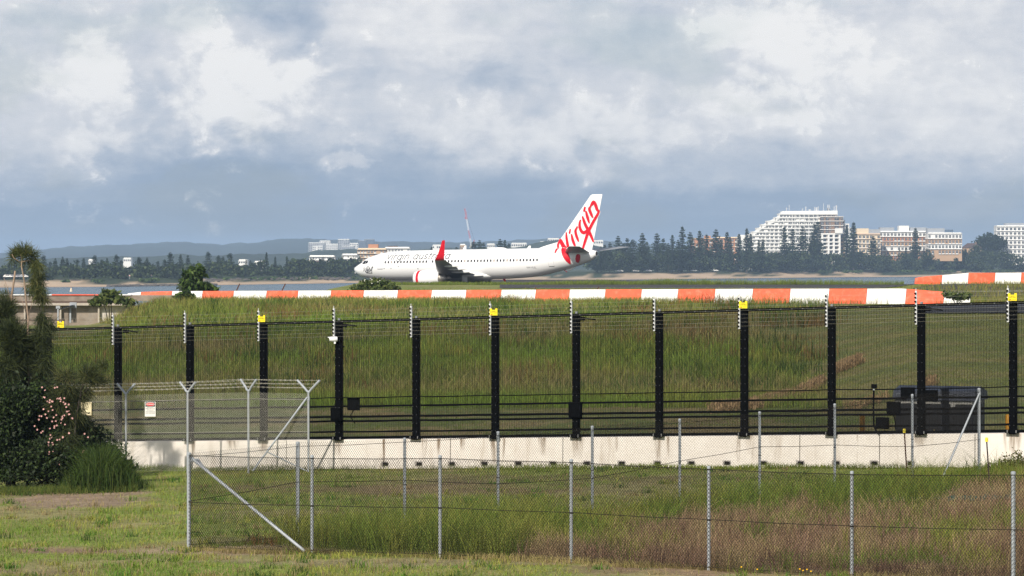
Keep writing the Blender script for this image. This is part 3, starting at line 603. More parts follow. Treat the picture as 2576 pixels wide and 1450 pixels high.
for k in range(-2, 19):
    q = FP(k, 0); p = ob('fence_post', post_mesh, fence, q, (0, 0, WRZ))
    ob('rivets', riv, p)['kind'] = 'stuff'; ob('base_plate', plate, p)['kind'] = 'stuff'; ob('anchor_bolts', nut, p)['kind'] = 'stuff'
    b = ob('insulator_bracket', brk, fence, FP(k, FH - .06, .09) - WD * .085, (0, 0, WRZ)); ob('bracket_tip', finial, b)
    for zz in INS_Z: ob('insulator', ins, b, (-.012, -.035, zz))
    ob('cable_clip', clip, fence, FP(k, FH + .06, -.02) + WD * .03, (0, 0, WRZ))
    if k < 18:
        a, c = FP(k, FH, .0) + WD * .0, FP(k + 1, FH, .0)
        r = MB().beam(a, c, .05, .075).build('top_rail', M_BLACK, fence)
        sc = MB()
        for i in range(8): sc.box(a + (c - a) * ((i + .5) / 8) + WN * .028, (.022, .012, .016), MWR)
        sc.build('rail_screws', MATS['zinc_bolt'], r)['kind'] = 'stuff'
        MB().beam(FP(k, .05, -.02) + WD * .1, FP(k + 1, .05, -.02) - WD * .1, .04, .07).build('bottom_rail', M_BLACK, fence)
        # welded mesh: uprights every 76 mm, fine cross wires between
        mb = MB(); L = 2.43; nv = 31
        for i in range(1, nv): a_ = k + .04 + .92 * i / nv; mb.beam(FP(a_, .03, -.012), FP(a_, FH - .03, -.012), .0062, .0062)
        nh = 200
        for j in range(nh): z = .06 + (FH - .12) * j / nh; mb.beam(FP(k + .04, z, -.018), FP(k + .96, z, -.018), .004, .0060)
        mb.build('mesh_panel', M_BLACKW, fence)['kind'] = 'stuff'
ew = mat('electric_wire', (.36, .36, .30), .6, .0)
for zz in INS_Z:
    pts = []
    for k in range(-2, 19):
        pts.append(FP(k, FH - .06 + zz, .13) - WD * .1)
    MB().tube(pts, .0015, 4).build('electric_wire', ew, fence)
for up, r, sag in ((1.18, .016, .012), (.93, .031, .006), (.64, .036, .005), (.515, .034, .006), (.215, .030, .004)):
    pts = []
    for k in np.arange(-2, 18.01, .25): pts.append(FP(k, up - sag * math.sin(math.pi * (k % 1)) + .004 * math.sin(k * 7), .035 if up > 1 else -.09))
    MB().tube(pts, r, 6).build('conduit', M_RUB, fence)
# gate-sensor arms beside every third post
for k in (0.05, 3, 6, 10): MB().beam(FP(k, FH - .07, .06) + WD * .15, FP(k, FH - .12, .06) + WD * .62, .05, .035).box(FP(k, FH - .1, .06) + WD * .22, (.16, .09, .1), MWR).build('sensor_arm', M_RUB, fence)
# yellow electric-fence signs
sign_specs = ((.0 - 1 + .22, 'small yellow warning sign on the black fence beside the casuarina tree', .22), (2, 'small yellow warning sign on black fence between the striped barrier and the Y-topped posts', 0), (5, 'small yellow warning sign on black fence below the middle of the aircraft', 0),
              (8, 'small yellow warning sign on black fence below the white hotel', 0), (11, 'small yellow warning sign at the end of the black fence above the access road', 0))
sg = MB(); sw, sh = .23, .15
sg.prism([(-sw / 2, 0, -sh / 2), (sw / 2, 0, -sh / 2), (sw / 2, 0, sh / 2 + .04), (sw / 2 - .06, 0, sh / 2 + .04), (sw / 2 - .065, 0, sh / 2), (-sw / 2 + .065, 0, sh / 2), (-sw / 2 + .06, 0, sh / 2 + .04), (-sw / 2, 0, sh / 2 + .04)], (0, .008, 0))
sg = sg.mesh('sign_plate', M_YEL)
for k, lab, off in sign_specs:
    t = empty('warning_sign', WP(k, FH + .13, .14) + WD * .045, lab, 'sign', 'yellow signs on the security fence', WRZ)
    ob('sign_plate', sg, t)
    lettering('lettering', 'WARNING', M_INK, t, (0, 0, .035), (1, 0, 0), (0, 0, 1), .024, bold=.01); lettering('lettering', 'SECURITY FENCE', M_INK, t, (0, 0, .005), (1, 0, 0), (0, 0, 1), .026, bold=.02, width=.19)
    MB().prism([(-.085, -.003, -.062), (-.06, -.003, -.03), (-.045, -.003, -.045), (-.03, -.003, -.025), (-.035, -.003, -.05), (-.02, -.003, -.062), (-.05, -.003, -.055)], (0, -.003, 0)).build('hazard_mark', M_RED, t)
    lettering('lettering', 'KEEP OFF', M_INK, t, (.045, 0, -.045), (1, 0, 0), (0, 0, 1), .024)
# surveillance camera on the fourth post
q = WP(3, 2.83, .13) - WD * .06
t = empty('surveillance_camera', q, 'small white surveillance camera on a black fence post', 'camera', None, WRZ + .5)
mb = MB(); mb.lathe([(-.13, .03), (-.125, .062), (-.05, .075), (.08, .075), (.10, .06), (.105, .0)], 14, 'x'); mb.build('housing', M_WHITE, t, smooth='auto')
MB().b2((-.17, -.06, .035), (.02, .06, .062)).build('sun_visor', M_WHITE, t, bevel=.006); MB().lathe([(-.134, .0), (-.134, .05), (-.12, .05)], 12, 'x').build('lens', M_INK, t)
MB().tube([(.02, 0, -.06), (.03, 0, -.13), (.10, .03, -.2), (.2, .06, -.21)], .013, 6).build('cable', M_RUB, t); MB().b2((.19, .02, -.235), (.30, .1, -.19)).build('mounting_arm', M_RUB, t); MB().b2((.0, -.03, -.13), (.05, .03, -.06)).build('neck', M_WHITE, t)
# black boxes on the fence
def jbox(k, up, w, h, lab, out=.06, dx=0, legs=0, cable=None):
    t = empty('junction_box', WP(k, up, out) + WD * dx, lab, 'junction box', 'black boxes on the security fence', WRZ)
    MB().box((0, 0, 0), (w, .14, h)).build('box_body', M_RUB, t, bevel=.008); MB().box((0, -.076, 0), (w * .92, .012, h * .92)).build('box_door', M_BLACK, t)
    if cable: MB().tube([(0, 0, -h / 2)] + cable, .016, 6).build('cable', M_RUB, t)
    return t
jbox(3.13, 1.0, .34, .36, 'square black box beside the black post carrying the surveillance camera', -.1, .13, cable=[(-.06, -.1, -.35), (.1, -.1, -.55)])
jbox(3, .72, .30, .36, 'black box mounted low on the black post below the surveillance camera', .05, -.02)
jbox(6, .75, .36, .42, 'black box strapped low around the black post at the fence middle', .04, 0.02)
jbox(9.87, 1.06, .34, .30, 'uppermost black box on the fence before the grey cabinet', .05, 0)
jbox(9.72, .68, .34, .32, 'middle of three stepped black boxes before the grey cabinet', .05, -.02, cable=[(.05, 0, -.4), (.05, 0, -.55)])
jbox(9.6, .29, .33, .30, 'lowest of three stepped black boxes before the grey cabinet', .05, -.03)
jbox(10.12, .98, .30, .30, 'black box on the far side of the post before the grey cabinet', .02, .02)
t = empty('sensor_pole', WP(9.49, 0, .04), 'thin bent black pole with a small square head beside the grey cabinet', 'pole', None, WRZ)
MB().tube([(.14, 0, .02), (.06, 0, .10), (.0, 0, .25), (-.01, 0, .7), (.0, 0, 1.18)], .026, 8).build('pole', M_RUB, t); MB().box((.01, 0, 1.25), (.13, .1, .11)).build('sensor_head', M_RUB, t, bevel=.006); MB().tube([(.005, 0, 1.15), (.005, 0, 1.2)], .03, 8).build('collar', M_GALV, t)
# bollards
for px, lab in ((2169, 'short amber bollard behind black fence beside the bent black pole'), (2536, 'short amber bollard behind black fence beyond the grey cabinet')):
    k = k_at_px(px); q = WP(k, 0, -3.0); q.x = X(px, q.y); q.z = float(gz(q.x, q.y)) - .02
    top = CZ - (1043 - YH) / F * q.y - q.z
    t = empty('bollard', q, lab, 'bollard', 'amber bollards behind the security fence')
    MB().lathe([(0, .075), (top - .02, .075), (top, .06), (top, 0)], 14, 'z').build('bollard_body', M_ORY, t, smooth='auto'); MB().lathe([(.22, .078), (.26, .078)], 14, 'z').build('reflective_band', M_SIGNW, t)
# grey cabinet
def cabinet():
    k0 = k_at_px(2242); q = WP(k0, 0, -2.6); q.x = X(2247, q.y); zg = float(gz(q.x, q.y)) - .05; q.z = zg
    s = q.y / F; wid = 188 * s / math.cos(WRZ); top = CZ - (971 - YH) * s - zg
    t = empty('equipment_cabinet', q, 'dark grey outdoor cabinet with pitched lid behind the black fence', 'cabinet', None, WRZ)
    g = mat('slate_paint', (.040, .042, .048), .6, var=.1); gl = mat('blue_grey_lid', (.075, .09, .125), .5, var=.1); d = mat('dark_panel', (.035, .04, .055), .5)
    hb = top - .36
    for i in range(3): MB().b2((.06 + i * wid * .32, 0, 0), (.06 + (i + 1) * wid * .32 - .02, 1.1, hb)).build('door_panel', g, t, bevel=.01)
    MB().b2((wid * .60, -.02, .02), (wid * .70, -.002, hb + .3)).build('divider', d, t); MB().b2((wid * .965, 0.01, 0), (wid * 1.0, 1.1, hb)).build('side_panel', d, t)
    MB().b2((.04, -.012, hb - .10), (wid, 1.1, hb - .02)).build('white_band', M_SIGNW, t)
    lid = MB(); lid.prism([(0, -.08, hb), (0, 1.18, hb), (0, 1.1, hb + .22), (0, .55, hb + .36), (0, .02, hb + .24)], (wid * 1.03, 0, 0)); l = lid.build('pitched_lid', gl, t)
    for i in range(12):
        sx = .15 + i * (wid - .25) / 12; MB().box((sx, -.092 + .052, hb + .12), (.10, .035, .012)).box((sx, -.092 + .06, hb + .15), (.10, .035, .012)).build('louvre', M_GALV, l)
    MB().box((wid * .75, -.016, hb - .13), (.13, .01, .08)).build('notice', M_SIGNW, t); MB().box((wid * .52, -.02, hb * .5), (.04, .04, .14)).build('padlock', mat('brass', (.45, .35, .14), .4, .6), t)
    for i in range(4): MB().box((.2 + i * wid * .26, -.01, hb * .33), (wid * .2, .02, .02)).build('hinge_strip', d, t)
cabinet()
# ------------------------------------------------------------------ chain-link fences
def chain(mb, A, B, ht_a, ht_b, pw=.052, ph=.068, w=.0054, lift=.05, spike=.035):
    """straight diamond wires between A and B (ground points), up to the given heights"""
    A, B = Vector(A), Vector(B); d = B - A; L = math.hypot(d.x, d.y); n = Vector((d.y, -d.x, 0)).normalized(); H = max(ht_a, ht_b) + spike; sl = ph / pw
    V = []; Fq = []
    def pt(s, z, o): t = s / L; hh = ht_a + (ht_b - ht_a) * t; return A + d * t + Vector((0, 0, lift + z * (hh + spike) / H)) + n * o
    run = H / sl; cnt = int((L + run) / pw)
    for dirn in (1, -1):
        for i in range(cnt):
            s0 = -run + i * pw if dirn == 1 else i * pw; s1 = s0 + run * dirn
            z0, z1 = 0.0, H
            lo, hi = 0.0, 1.0
            def cut(sv):
                return (sv - s0) / (s1 - s0)
            t_in, t_out = 0.0, 1.0
            for bound in (0.0, L):
                t = cut(bound)
                if s1 > s0:
                    if bound == 0.0: t_in = max(t_in, t)
                    else: t_out = min(t_out, t)
                else:
                    if bound == 0.0: t_out = min(t_out, t)
                    else: t_in = max(t_in, t)
            if t_out - t_in < .01: continue
            a = pt(s0 + (s1 - s0) * t_in, H * t_in, .002 * dirn); b = pt(s0 + (s1 - s0) * t_out, H * t_out, .002 * dirn)
            ax = (b - a).normalized(); sx = ax.cross(n).normalized() * w / 2; sy = n * w / 2; k = len(V)
            for q in (a, b): V += [q + sx + sy * .6, q - sx + sy * .6, q - sy * .9]
            Fq += [(k, k + 1, k + 4, k + 3), (k + 1, k + 2, k + 5, k + 4), (k + 2, k, k + 3, k + 5)]
    mb.add(V, Fq)
def gpt(px, Z, extra=0.0): x = X(px, Z); return Vector((x, Z, float(gz(x, Z)) + extra))
def line_Z(p0, p1, px):
    (xa, za), (xb, zb) = p0, p1; u = (px - CX) / F; t = (xa - u * za) / (u * (zb - za) - (xb - xa)); return za + (zb - za) * t
def galv_post(name, base, top_z, r, parent, cap=True):
    b = base - parent.location; h = top_z - base.z
    o = MB().tube([b + Vector((0, 0, -.1)), b + Vector((0, 0, h))], r, 10).build(name, M_GALV, parent, smooth='auto')
    if cap: MB().lathe([(h - .03, r * 1.12), (h, r * 1.12), (h + .012, r * .6), (h + .014, 0)], 10, 'z').build('post_cap', M_GALV, o, smooth='auto', loc=b)
    return o
def run(name, label, p0, p1, pxs, tops, wire_fr, extra_px=None, pr=.030):
    base0 = gpt(pxs[0], line_Z(p0, p1, pxs[0])); t = empty(name, base0, label, 'fence', 'chain-link fence runs'); B = []; T = []
    for px, ty in zip(pxs, tops):
        Z = line_Z(p0, p1, px); b = gpt(px, Z); tz = CZ - (ty - YH) / F * Z; B.append(b); T.append(tz)
    for i, (b, tz) in enumerate(zip(B, T)): 
        galv_post('fence_post', b, tz, pr * (1.25 if i in (0, len(B) - 1) else 1), t)
        tie = MB()
        for fr in wire_fr: zz = b.z + (tz - b.z) * fr; c = b - t.location; c.z = zz - t.location.z; tie.tube([c + Vector((0, 0, -.006)), c + Vector((0, 0, .006))], pr * 1.15, 8)
        tie.build('wire_tie', M_WIRE, t)['kind'] = 'stuff'
    return t, B, T
# front run, nearest to the camera
fa, BA, TA = run('chain_link_fence', 'galvanised chain-link fence nearest the camera running from the braced corner post', FA0, FA1, [475, 785, 1107, 1437, 1783, 2143, 2549], [1140, 1147, 1147, 1157, 1174, 1187, 1188], (.03, .48, .97))
ext = gpt(2990, line_Z(FA0, FA1, 2990))
galv_post('fence_post', ext, ext.z + TA[-1] - BA[-1].z, .030, fa); BA2 = BA + [ext]; TA2 = TA + [ext.z + TA[-1] - BA[-1].z]
for i in range(len(BA2) - 1):
    mb = MB(); a, b = BA2[i] - fa.location, BA2[i + 1] - fa.location; o = Vector((0, -.04, 0)); chain(mb, a + o, b + o, TA2[i] - BA2[i].z - .12, TA2[i + 1] - BA2[i + 1].z - .12); mb.build('wire_mesh', M_WIRE, fa)['kind'] = 'stuff'
for fr, r in ((.03, .0045), (.49, .006), (.975, .0055)):
    pts = []
    for i, (b, tz) in enumerate(zip(BA2, TA2)):
        q = b - fa.location; q.z += (tz - b.z) * fr; q.y -= .045
        if i: m_ = (pts[-1] + q) / 2; m_.z -= .012; pts.append(m_)
        pts.append(q)
    MB().tube(pts, r, 5).build('line_wire', M_WIRE, fa)
MB().tube([BA[0] - fa.location + Vector((.05, .03, TA[0] - BA[0].z - .1)), BA[1] - fa.location + Vector((-.13, .02, .02))], .03, 10).build('corner_brace', M_GALV, fa, smooth='auto')
MB().tube([BA[0] - fa.location + Vector((.03, .0, TA[0] - BA[0].z - .16)), BA[0] - fa.location + Vector((.16, .03, TA[0] - BA[0].z - .12)), BA[0] - fa.location + Vector((.30, .03, TA[0] - BA[0].z - .30))], .022, 8).build('brace_clamp', M_GALV, fa)
# back run
fb, BB, TB = run('chain_link_fence', 'chain-link fence run climbing behind the pen to a braced end post', FA0, FB1, [749, 1018, 1253, 1490, 1710, 1911, 2100, 2295, 2463], [1113, 1103, 1087, 1073, 1055, 1037, 1017, 993, 978], (.1, .5))
corner = BA[0].copy(); BB2 = [corner] + BB; TB2 = [TA[0]] + TB
for i in range(len(BB2) - 1):
    mb = MB(); a, b = BB2[i] - fb.location, BB2[i + 1] - fb.location; o = Vector((0, -.035, 0)); chain(mb, a + o, b + o, TB2[i] - BB2[i].z - .08, TB2[i + 1] - BB2[i + 1].z - .1); mb.build('wire_mesh', M_WIRE, fb)['kind'] = 'stuff'
for fr, r in ((.05, .004), (.50, .006), (.96, .005)):
    pts = []
    for i, (b, tz) in enumerate(zip(BB2, TB2)):
        f2 = fr + (.10 * math.sin(i * 1.3) if fr == .50 else 0); q = b - fb.location; q.z += (tz - b.z) * f2; q.y -= .045
        if i: m_ = (pts[-1] + q) / 2; m_.z -= .015; pts.append(m_)
        pts.append(q)
    MB().tube(pts, r, 5).build('line_wire', M_WIRE, fb)
e = BB[-1] - fb.location; hh = TB[-1] - BB[-1].z; dv = (BB[-2] - BB[-1]).normalized()
MB().tube([e + Vector((0, -.03, hh - .12)), e + dv * 1.5 + Vector((0, -.03, .0))], .026, 10).build('end_brace', M_GALV, fb, smooth='auto')
MB().tube([e + Vector((0, 0, hh - .16)), e + Vector((0, 0, hh - .09))], .045, 10).build('brace_clamp', M_GALV, fb)
# Y-topped fence before the wall
def y_fence():
    Zc = 84.0; pxs = [160, 317, 472, 625, 776]; forks = [994, 990, 986, 983, 986]; tips = [968, 966, 962, 955, 957]
    base = gpt(pxs[0], Zc + 3.0); t = empty('barbed_wire_fence', base, 'chain-link fence with Y-shaped barbed wire arms beside the pink-flowered shrub', 'fence')
    B = []; Fk = []
    for i, px in enumerate(pxs):
        Z = Zc + 3.2 - .6 * i; b = gpt(px, Z); fz = CZ - (forks[i] - YH) / F * Z; B.append(b); Fk.append(fz)
        p = galv_post('fence_post', b, fz, .030, t, cap=False); q = b - t.location; q.z = fz - t.location.z
        span = (24, 24, 21, 21, 29)[i]
        for s in (-1, 1):
            tip = Vector((s * span * Z / F, s * -.12, (forks[i] - tips[i]) * Z / F))
            MB().tube([q + Vector((0, 0, -.02)), q + Vector((s * .05, 0, .03)), q + tip * .3 + Vector((0, 0, -.01)), q + tip], .034, 10).build('barbed_wire_arm', M_GALV, t, smooth='auto')
    for i in range(len(B) - 1):
        mb = MB(); a, b = B[i] - t.location, B[i + 1] - t.location; o = Vector((0, -.035, 0)); chain(mb, a + o, b + o, Fk[i] - B[i].z - .13, Fk[i + 1] - B[i + 1].z - .13, w=.0030); mb.build('wire_mesh', M_WIREL, t)['kind'] = 'stuff'
    barb = MB()
    for s in (-1, 1):
        for fr in (.35, .68, 1.0):
            pts = []
            for i in range(len(B)):
                Z = B[i].y; span = (24, 24, 21, 21, 29)[i]; q = B[i] - t.location; q.z = Fk[i] - t.location.z; q = q + Vector((s * span * Z / F, s * -.12, (forks[i] - tips[i]) * Z / F)) * fr
                if i: m_ = (pts[-1] + q) / 2; m_.z -= .012; pts.append(m_)
                pts.append(q)
            MB().tube(pts, .0028, 4).build('barbed_wire', M_WIREL, t)
            for a, b in zip(pts[:-1], pts[1:]):
                for j in range(6): c = a + (b - a) * ((j + .5) / 6); barb.beam(c + Vector((-.02, 0, -.025)), c + Vector((.02, 0, .025)), .0028); barb.beam(c + Vector((.02, 0, -.025)), c + Vector((-.02, 0, .025)), .0028)
    barb.build('wire_barbs', M_WIREL, t)['kind'] = 'stuff'
    for fr, r in ((.5, .004), (.9, .004)):
        MB().tube([b - t.location + Vector((0, -.04, (fz - b.z) * fr)) for b, fz in zip(B, Fk)], r, 4).build('line_wire', M_WIREL, t)
    e = B[-1] - t.location; hh = Fk[-1] - B[-1].z
    MB().tube([e + Vector((-.03, -.03, hh - .15)), e + Vector((-140 * B[-1].y / F, -.03, .02))], .028, 10).build('end_brace', M_GALV, t, smooth='auto')
    MB().tube([e + Vector((0, 0, hh - .24)), e + Vector((0, 0, hh - .14))], .042, 10).build('brace_clamp', M_GALV, t)
    MB().tube([e + Vector((-.02, -.02, -.0)), e + Vector((-1.15, -.03, .55))], .018, 8).build('lower_brace', M_GALV, t)
    return Zc
y_fence()
# warning sign hanging on that fence
def warning_board():
    Z = 86.2; c = P(378, 1030, Z); w, h = 27 * Z / F, 37 * Z / F
    t = empty('warning_board', c, 'white board with red oval heading hung on the barbed wire fence', 'sign')
    MB().b2((-w / 2, 0, -h / 2), (w / 2, .006, h / 2)).build('board', M_SIGNW, t)
    MB().b2((-w / 2 + .014, -.003, h * .18), (w / 2 - .014, -.0005, h / 2 - .012)).build('heading_panel', M_INK, t)
    for nm, k, m, y in (('oval_rim', 1.0, M_SIGNW, -.005), ('red_oval', .92, M_RED, -.0065)):
        MB().add([(math.cos(a) * w * .425 * k, y, h * .335 + math.sin(a) * h * .125 * k) for a in np.linspace(0, 2 * math.pi, 28, endpoint=False)], [tuple(range(28))]).build(nm, m, t)
    lettering('lettering', 'WARNING', M_SIGNW, t, (0, -.006, h * .30), (1, 0, 0), (0, 0, 1), .05, bold=.02, width=w * .66)
    for s, zz, sz in (('EMERGENCY', .10, .028), ('SHELL PTY LTD', .005, .042), ('BEFORE DIGGING', -.085, .026), ('HIGH PRESSURE', -.20, .038), ('OIL PIPELINES', -.30, .038)):
        lettering('lettering', s, M_GREYINK, t, (0, 0, h * zz), (1, 0, 0), (0, 0, 1), sz, width=w * (.86 if sz > .03 else .6))
    c = P(217, 1029, 86.8); t = empty('notice_board', c, 'cream notice board half hidden behind the casuarina twigs', 'sign')
    MB().b2((-.15, 0, -.19), (.15, .02, .19)).build('board', mat('cream_board', (.72, .62, .38), .6), t); MB().b2((-.14, -.006, -.18), (.14, -.001, .18)).build('board_face', mat('cream_face', (.76, .66, .42), .6), t)
warning_board()
# capped stakes and the green shade cloth
for px, y0, y1, Z, lab, m in ((2276, 1079, 1192, 73.5, 'rusty stake with yellow cap before the grey cabinet', M_RUST), (2483, 1101, 1200, 71.5, 'dark stake with yellow cap beyond the braced end post', mat('dark_stake', (.03, .02, .016), .8))):
    b = gpt(px, Z); h = CZ - (y0 - YH) / F * Z - b.z; t = empty('capped_stake', b, lab, 'stake', 'stakes with yellow caps')
    MB().beam((.07, 0, -.1), (-.01, 0, h - .06), .032, .008).beam((.07, .012, -.1), (-.01, .012, h - .06), .008, .03).build('stake', m, t); MB().lathe([(h - .10, .036), (h - .02, .036), (h, .028), (h, 0)], 10, 'z').build('cap', mat('yellow_cap', (.85, .68, .06), .5), t, loc=(-.01, 0, 0))
def shade_cloth():
    m = mat('green_shade_cloth', (.018, .075, .06), .9, var=.5, scale=9, dirt=(.10, .12, .06), dscale=5, damt=.8); Z = 67.5
    pts = [(2215, 1178), (2270, 1182), (2300, 1190), (2330, 1200), (2370, 1207), (2420, 1203), (2460, 1194), (2490, 1191), (2520, 1203), (2548, 1215)]
    rows = []; r = random.Random(3)
    for i in range(46):
        t = i / 45 * (len(pts) - 1); a = min(int(t), len(pts) - 2); q = t - a; px = pts[a][0] + (pts[a + 1][0] - pts[a][0]) * q; y = pts[a][1] + (pts[a + 1][1] - pts[a][1]) * q
        p = P(px, y, Z); g = float(gz(p.x, Z)) + .12
        rows.append([Vector((p.x + r.uniform(-.02, .02), Z + .35 * j - .3 + r.uniform(-.05, .05), g - .10 + (.02, .06, .03, -.05)[j] * (.5 + abs(math.sin(i * .9))) + r.uniform(-.03, .03) - j * .0)) for j in range(4)])
    o = MB().grid(rows).build('shade_cloth', m, smooth=True); mo = o.modifiers.new('thickness', 'SOLIDIFY'); mo.thickness = .012; tag(o, 'crumpled strip of green shade cloth lying in the grass by the stakes', 'cloth')
shade_cloth()
# ------------------------------------------------------------------ striped barriers
M_BR = mat('orange_red_paint', (.80, .115, .045), .65, var=.1, scale=1.5, dirt=(.62, .30, .20), dscale=3, damt=.5)
M_BW = mat('white_barrier_paint', (.80, .80, .775), .6, var=.05, scale=1.5, dirt=(.48, .45, .38), dscale=2.5, damt=.45)
def barrier(label, bounds, Zf, base_y, top_y, first_red, ends):
    """bounds: display px of the block joints; Zf(px) depth"""
    mid = bounds[len(bounds) // 2]; loc = P(mid, base_y(mid), Zf(mid)); t = empty('striped_barrier', loc, label, 'barrier')
    def prof(px):
        Z = Zf(px); b = P(px, base_y(px), Z) - loc; tp = P(px, top_y(px), Z) - loc; h = tp.z - b.z
        return [b + Vector((0, 0, -.25)), b, tp + Vector((-.08 * 0, .16, 0)), tp + Vector((0, .5, 0)), b + Vector((0, .7, -.25))]
    for i in range(len(bounds) - 1):
        red = (i % 2 == 0) == first_red; g = .5; cuts = [bounds[i] + g] + [c for c in ends if bounds[i] + 2 < c < bounds[i + 1] - 2] + [bounds[i + 1] - g]; mb = MB()
        pr = [prof(c) for c in cuts]; n = 5; vs = [q for p in pr for q in p]
        fs = [tuple(range(n))[::-1], tuple((len(pr) - 1) * n + k for k in range(n))]
        for j in range(len(pr) - 1): fs += [(j * n + k, j * n + (k + 1) % n, (j + 1) * n + (k + 1) % n, (j + 1) * n + k) for k in range(n)]
        # joints lean a little, as the painted edges do
        mb.add([Vector((q.x + (q.z) * .12, q.y, q.z)) for q in vs], fs)
        mb.build('barrier_block', M_BR if red else M_BW, t)
b1 = [318, 352, 430, 507, 585, 668, 747, 830, 912, 998, 1083, 1170, 1258, 1345, 1430, 1520, 1611, 1703, 1796, 1891, 1985, 2083, 2178, 2277, 2373, 2440]
Z1 = lambda px: F * 1 / (F / 242 + (F / 222.5 - F / 242) * (px - 500) / 1900)
barrier('long orange and white striped barrier along the top of the grassy bank', b1, Z1, lambda p: float(np.interp(p, [300, 480, 640, 1400, 2440], [743, 746, 758, 760.5, 756])),
        lambda p: float(np.interp(p, [300, 352, 430, 700, 1290, 1950, 2265, 2290, 2373, 2440], [741, 735, 733, 732, 729.5, 727, 726.5, 728, 735, 742])), False, [2265, 2290])
b2 = [2302, 2369, 2435, 2502, 2568, 2634, 2700]
barrier('second shorter striped barrier beyond the service road', b2, lambda p: 290 + 0 * p, lambda p: float(np.interp(p, [2302, 2369, 2700], [708, 710, 710])), lambda p: float(np.interp(p, [2302, 2320, 2400, 2435, 2700], [700, 697, 690, 687, 686])), True, [2320, 2400])
# ------------------------------------------------------------------ sunken concrete works at the western end
def works():
    Z = 238.0; z = lambda y, Z=Z: CZ - (y - YH) / F * Z; t = empty('retaining_wall', P(150, 812, Z), 'stained old concrete retaining wall beside the water at the barrier end', 'wall'); L = t.location
    def slab(nm, a, b, y0, y1, Z0, dep, m=M_OLDC, tilt=0): 
        q = MB(); xa, xb = X(a, Z0), X(b, Z0); za, zb = CZ - (y1 - YH) / F * Z0, CZ - (y0 - YH) / F * Z0
        q.b2((xa - L.x, Z0 - L.y, za - L.z), (xb - L.x, Z0 + dep - L.y, zb - L.z)); return q.build(nm, m, t)
    slab('parapet', -60, 455, 743, 758, Z + 1, .6)
    cap = slab('parapet_edge', -60, 130, 741, 743.4, Z + .9, .7, M_BW); slab('parapet_edge', 130, 296, 741, 743.4, Z + .9, .7, M_BR); slab('parapet_edge', 296, 330, 741, 743.4, Z + .9, .7, M_BW)
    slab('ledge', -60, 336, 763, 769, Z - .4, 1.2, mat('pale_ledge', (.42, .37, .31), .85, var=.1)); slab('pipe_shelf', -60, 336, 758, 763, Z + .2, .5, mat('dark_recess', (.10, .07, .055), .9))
    for i, a in enumerate((-60, 18, 95, 172)): slab('wall_panel', a, a + 76.4, 769, 830, Z + .3, .8)
    slab('wall_panel', 248.4, 380, 769, 830, Z + .3, .8, mat('chalky_concrete', (.34, .29, .24), .9, var=.15, dirt=(.68, .65, .61), dscale=.5, damt=.7))
    for a in (60, 150, 246): slab('pilaster', a, a + 4, 766, 812, Z - .1, .4, mat('pale_ledge', (.5, .45, .4)))
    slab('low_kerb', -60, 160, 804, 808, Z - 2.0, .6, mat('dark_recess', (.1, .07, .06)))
    s = empty('solar_panel', P(176, 812, 226), 'small tilted solar panel on a steel post before the retaining wall', 'solar panel'); q = s.location
    MB().beam(P(177, 812, 226) - q, P(177, 770, 226) - q, .12).build('post', M_GALV, s); MB().beam(P(150, 779, 226) - q, P(186, 768, 226) - q, 1.1, .06).build('panel', mat('solar_glass', (.02, .025, .04), .2), s); MB().box(P(184, 768, 226.4) - q, (.5, .2, .4)).build('control_box', M_GALV, s)
    MB().b2(P(176, 812, 226.5) - q + Vector((-.1, 0, 0)), P(184, 776, 226.5) - q + Vector((.2, .4, 0))).build('concrete_pier', M_OLDC, s)
    for px, lab in ((146, 'short grey marker post under the solar panel'),): 
        b = P(px, 806, 225); o = empty('marker_post', b, lab, 'post'); MB().beam((0, 0, 0), (0, 0, .9), .1).build('post', M_GALV, o); MB().box((0, 0, .95), (.3, .1, .2)).build('plate', M_GALV, o)
works()
# leaning brown stays behind the barrier
for (x0, y0, x1, y1), lab in (((592, 732, 603, 714), 'leaning rusty post over the water before the aircraft nose'), ((708, 729, 718, 714), 'leaning rusty post between the water and the bush'), ((1340, 731, 1349, 722), 'leaning rusty post behind the barrier below the main wheels'), ((1497, 731, 1507, 722), 'leaning rusty post behind the barrier below the aircraft tail')):
    Z = 262 if x0 < 1000 else 300; a, b = P(x0, y0 + 6, Z), P(x1, y1, Z); o = empty('leaning_post', a, lab, 'post', 'leaning rusty posts'); MB().beam((0, 0, 0), b - a, .09, .09).build('post', M_RUST, o); MB().beam((b - a) * .6 + Vector((-.05, -.06, 0)), (b - a) * .6 + Vector((.05, .06, .02)), .03).build('bracket', M_RUST, o)
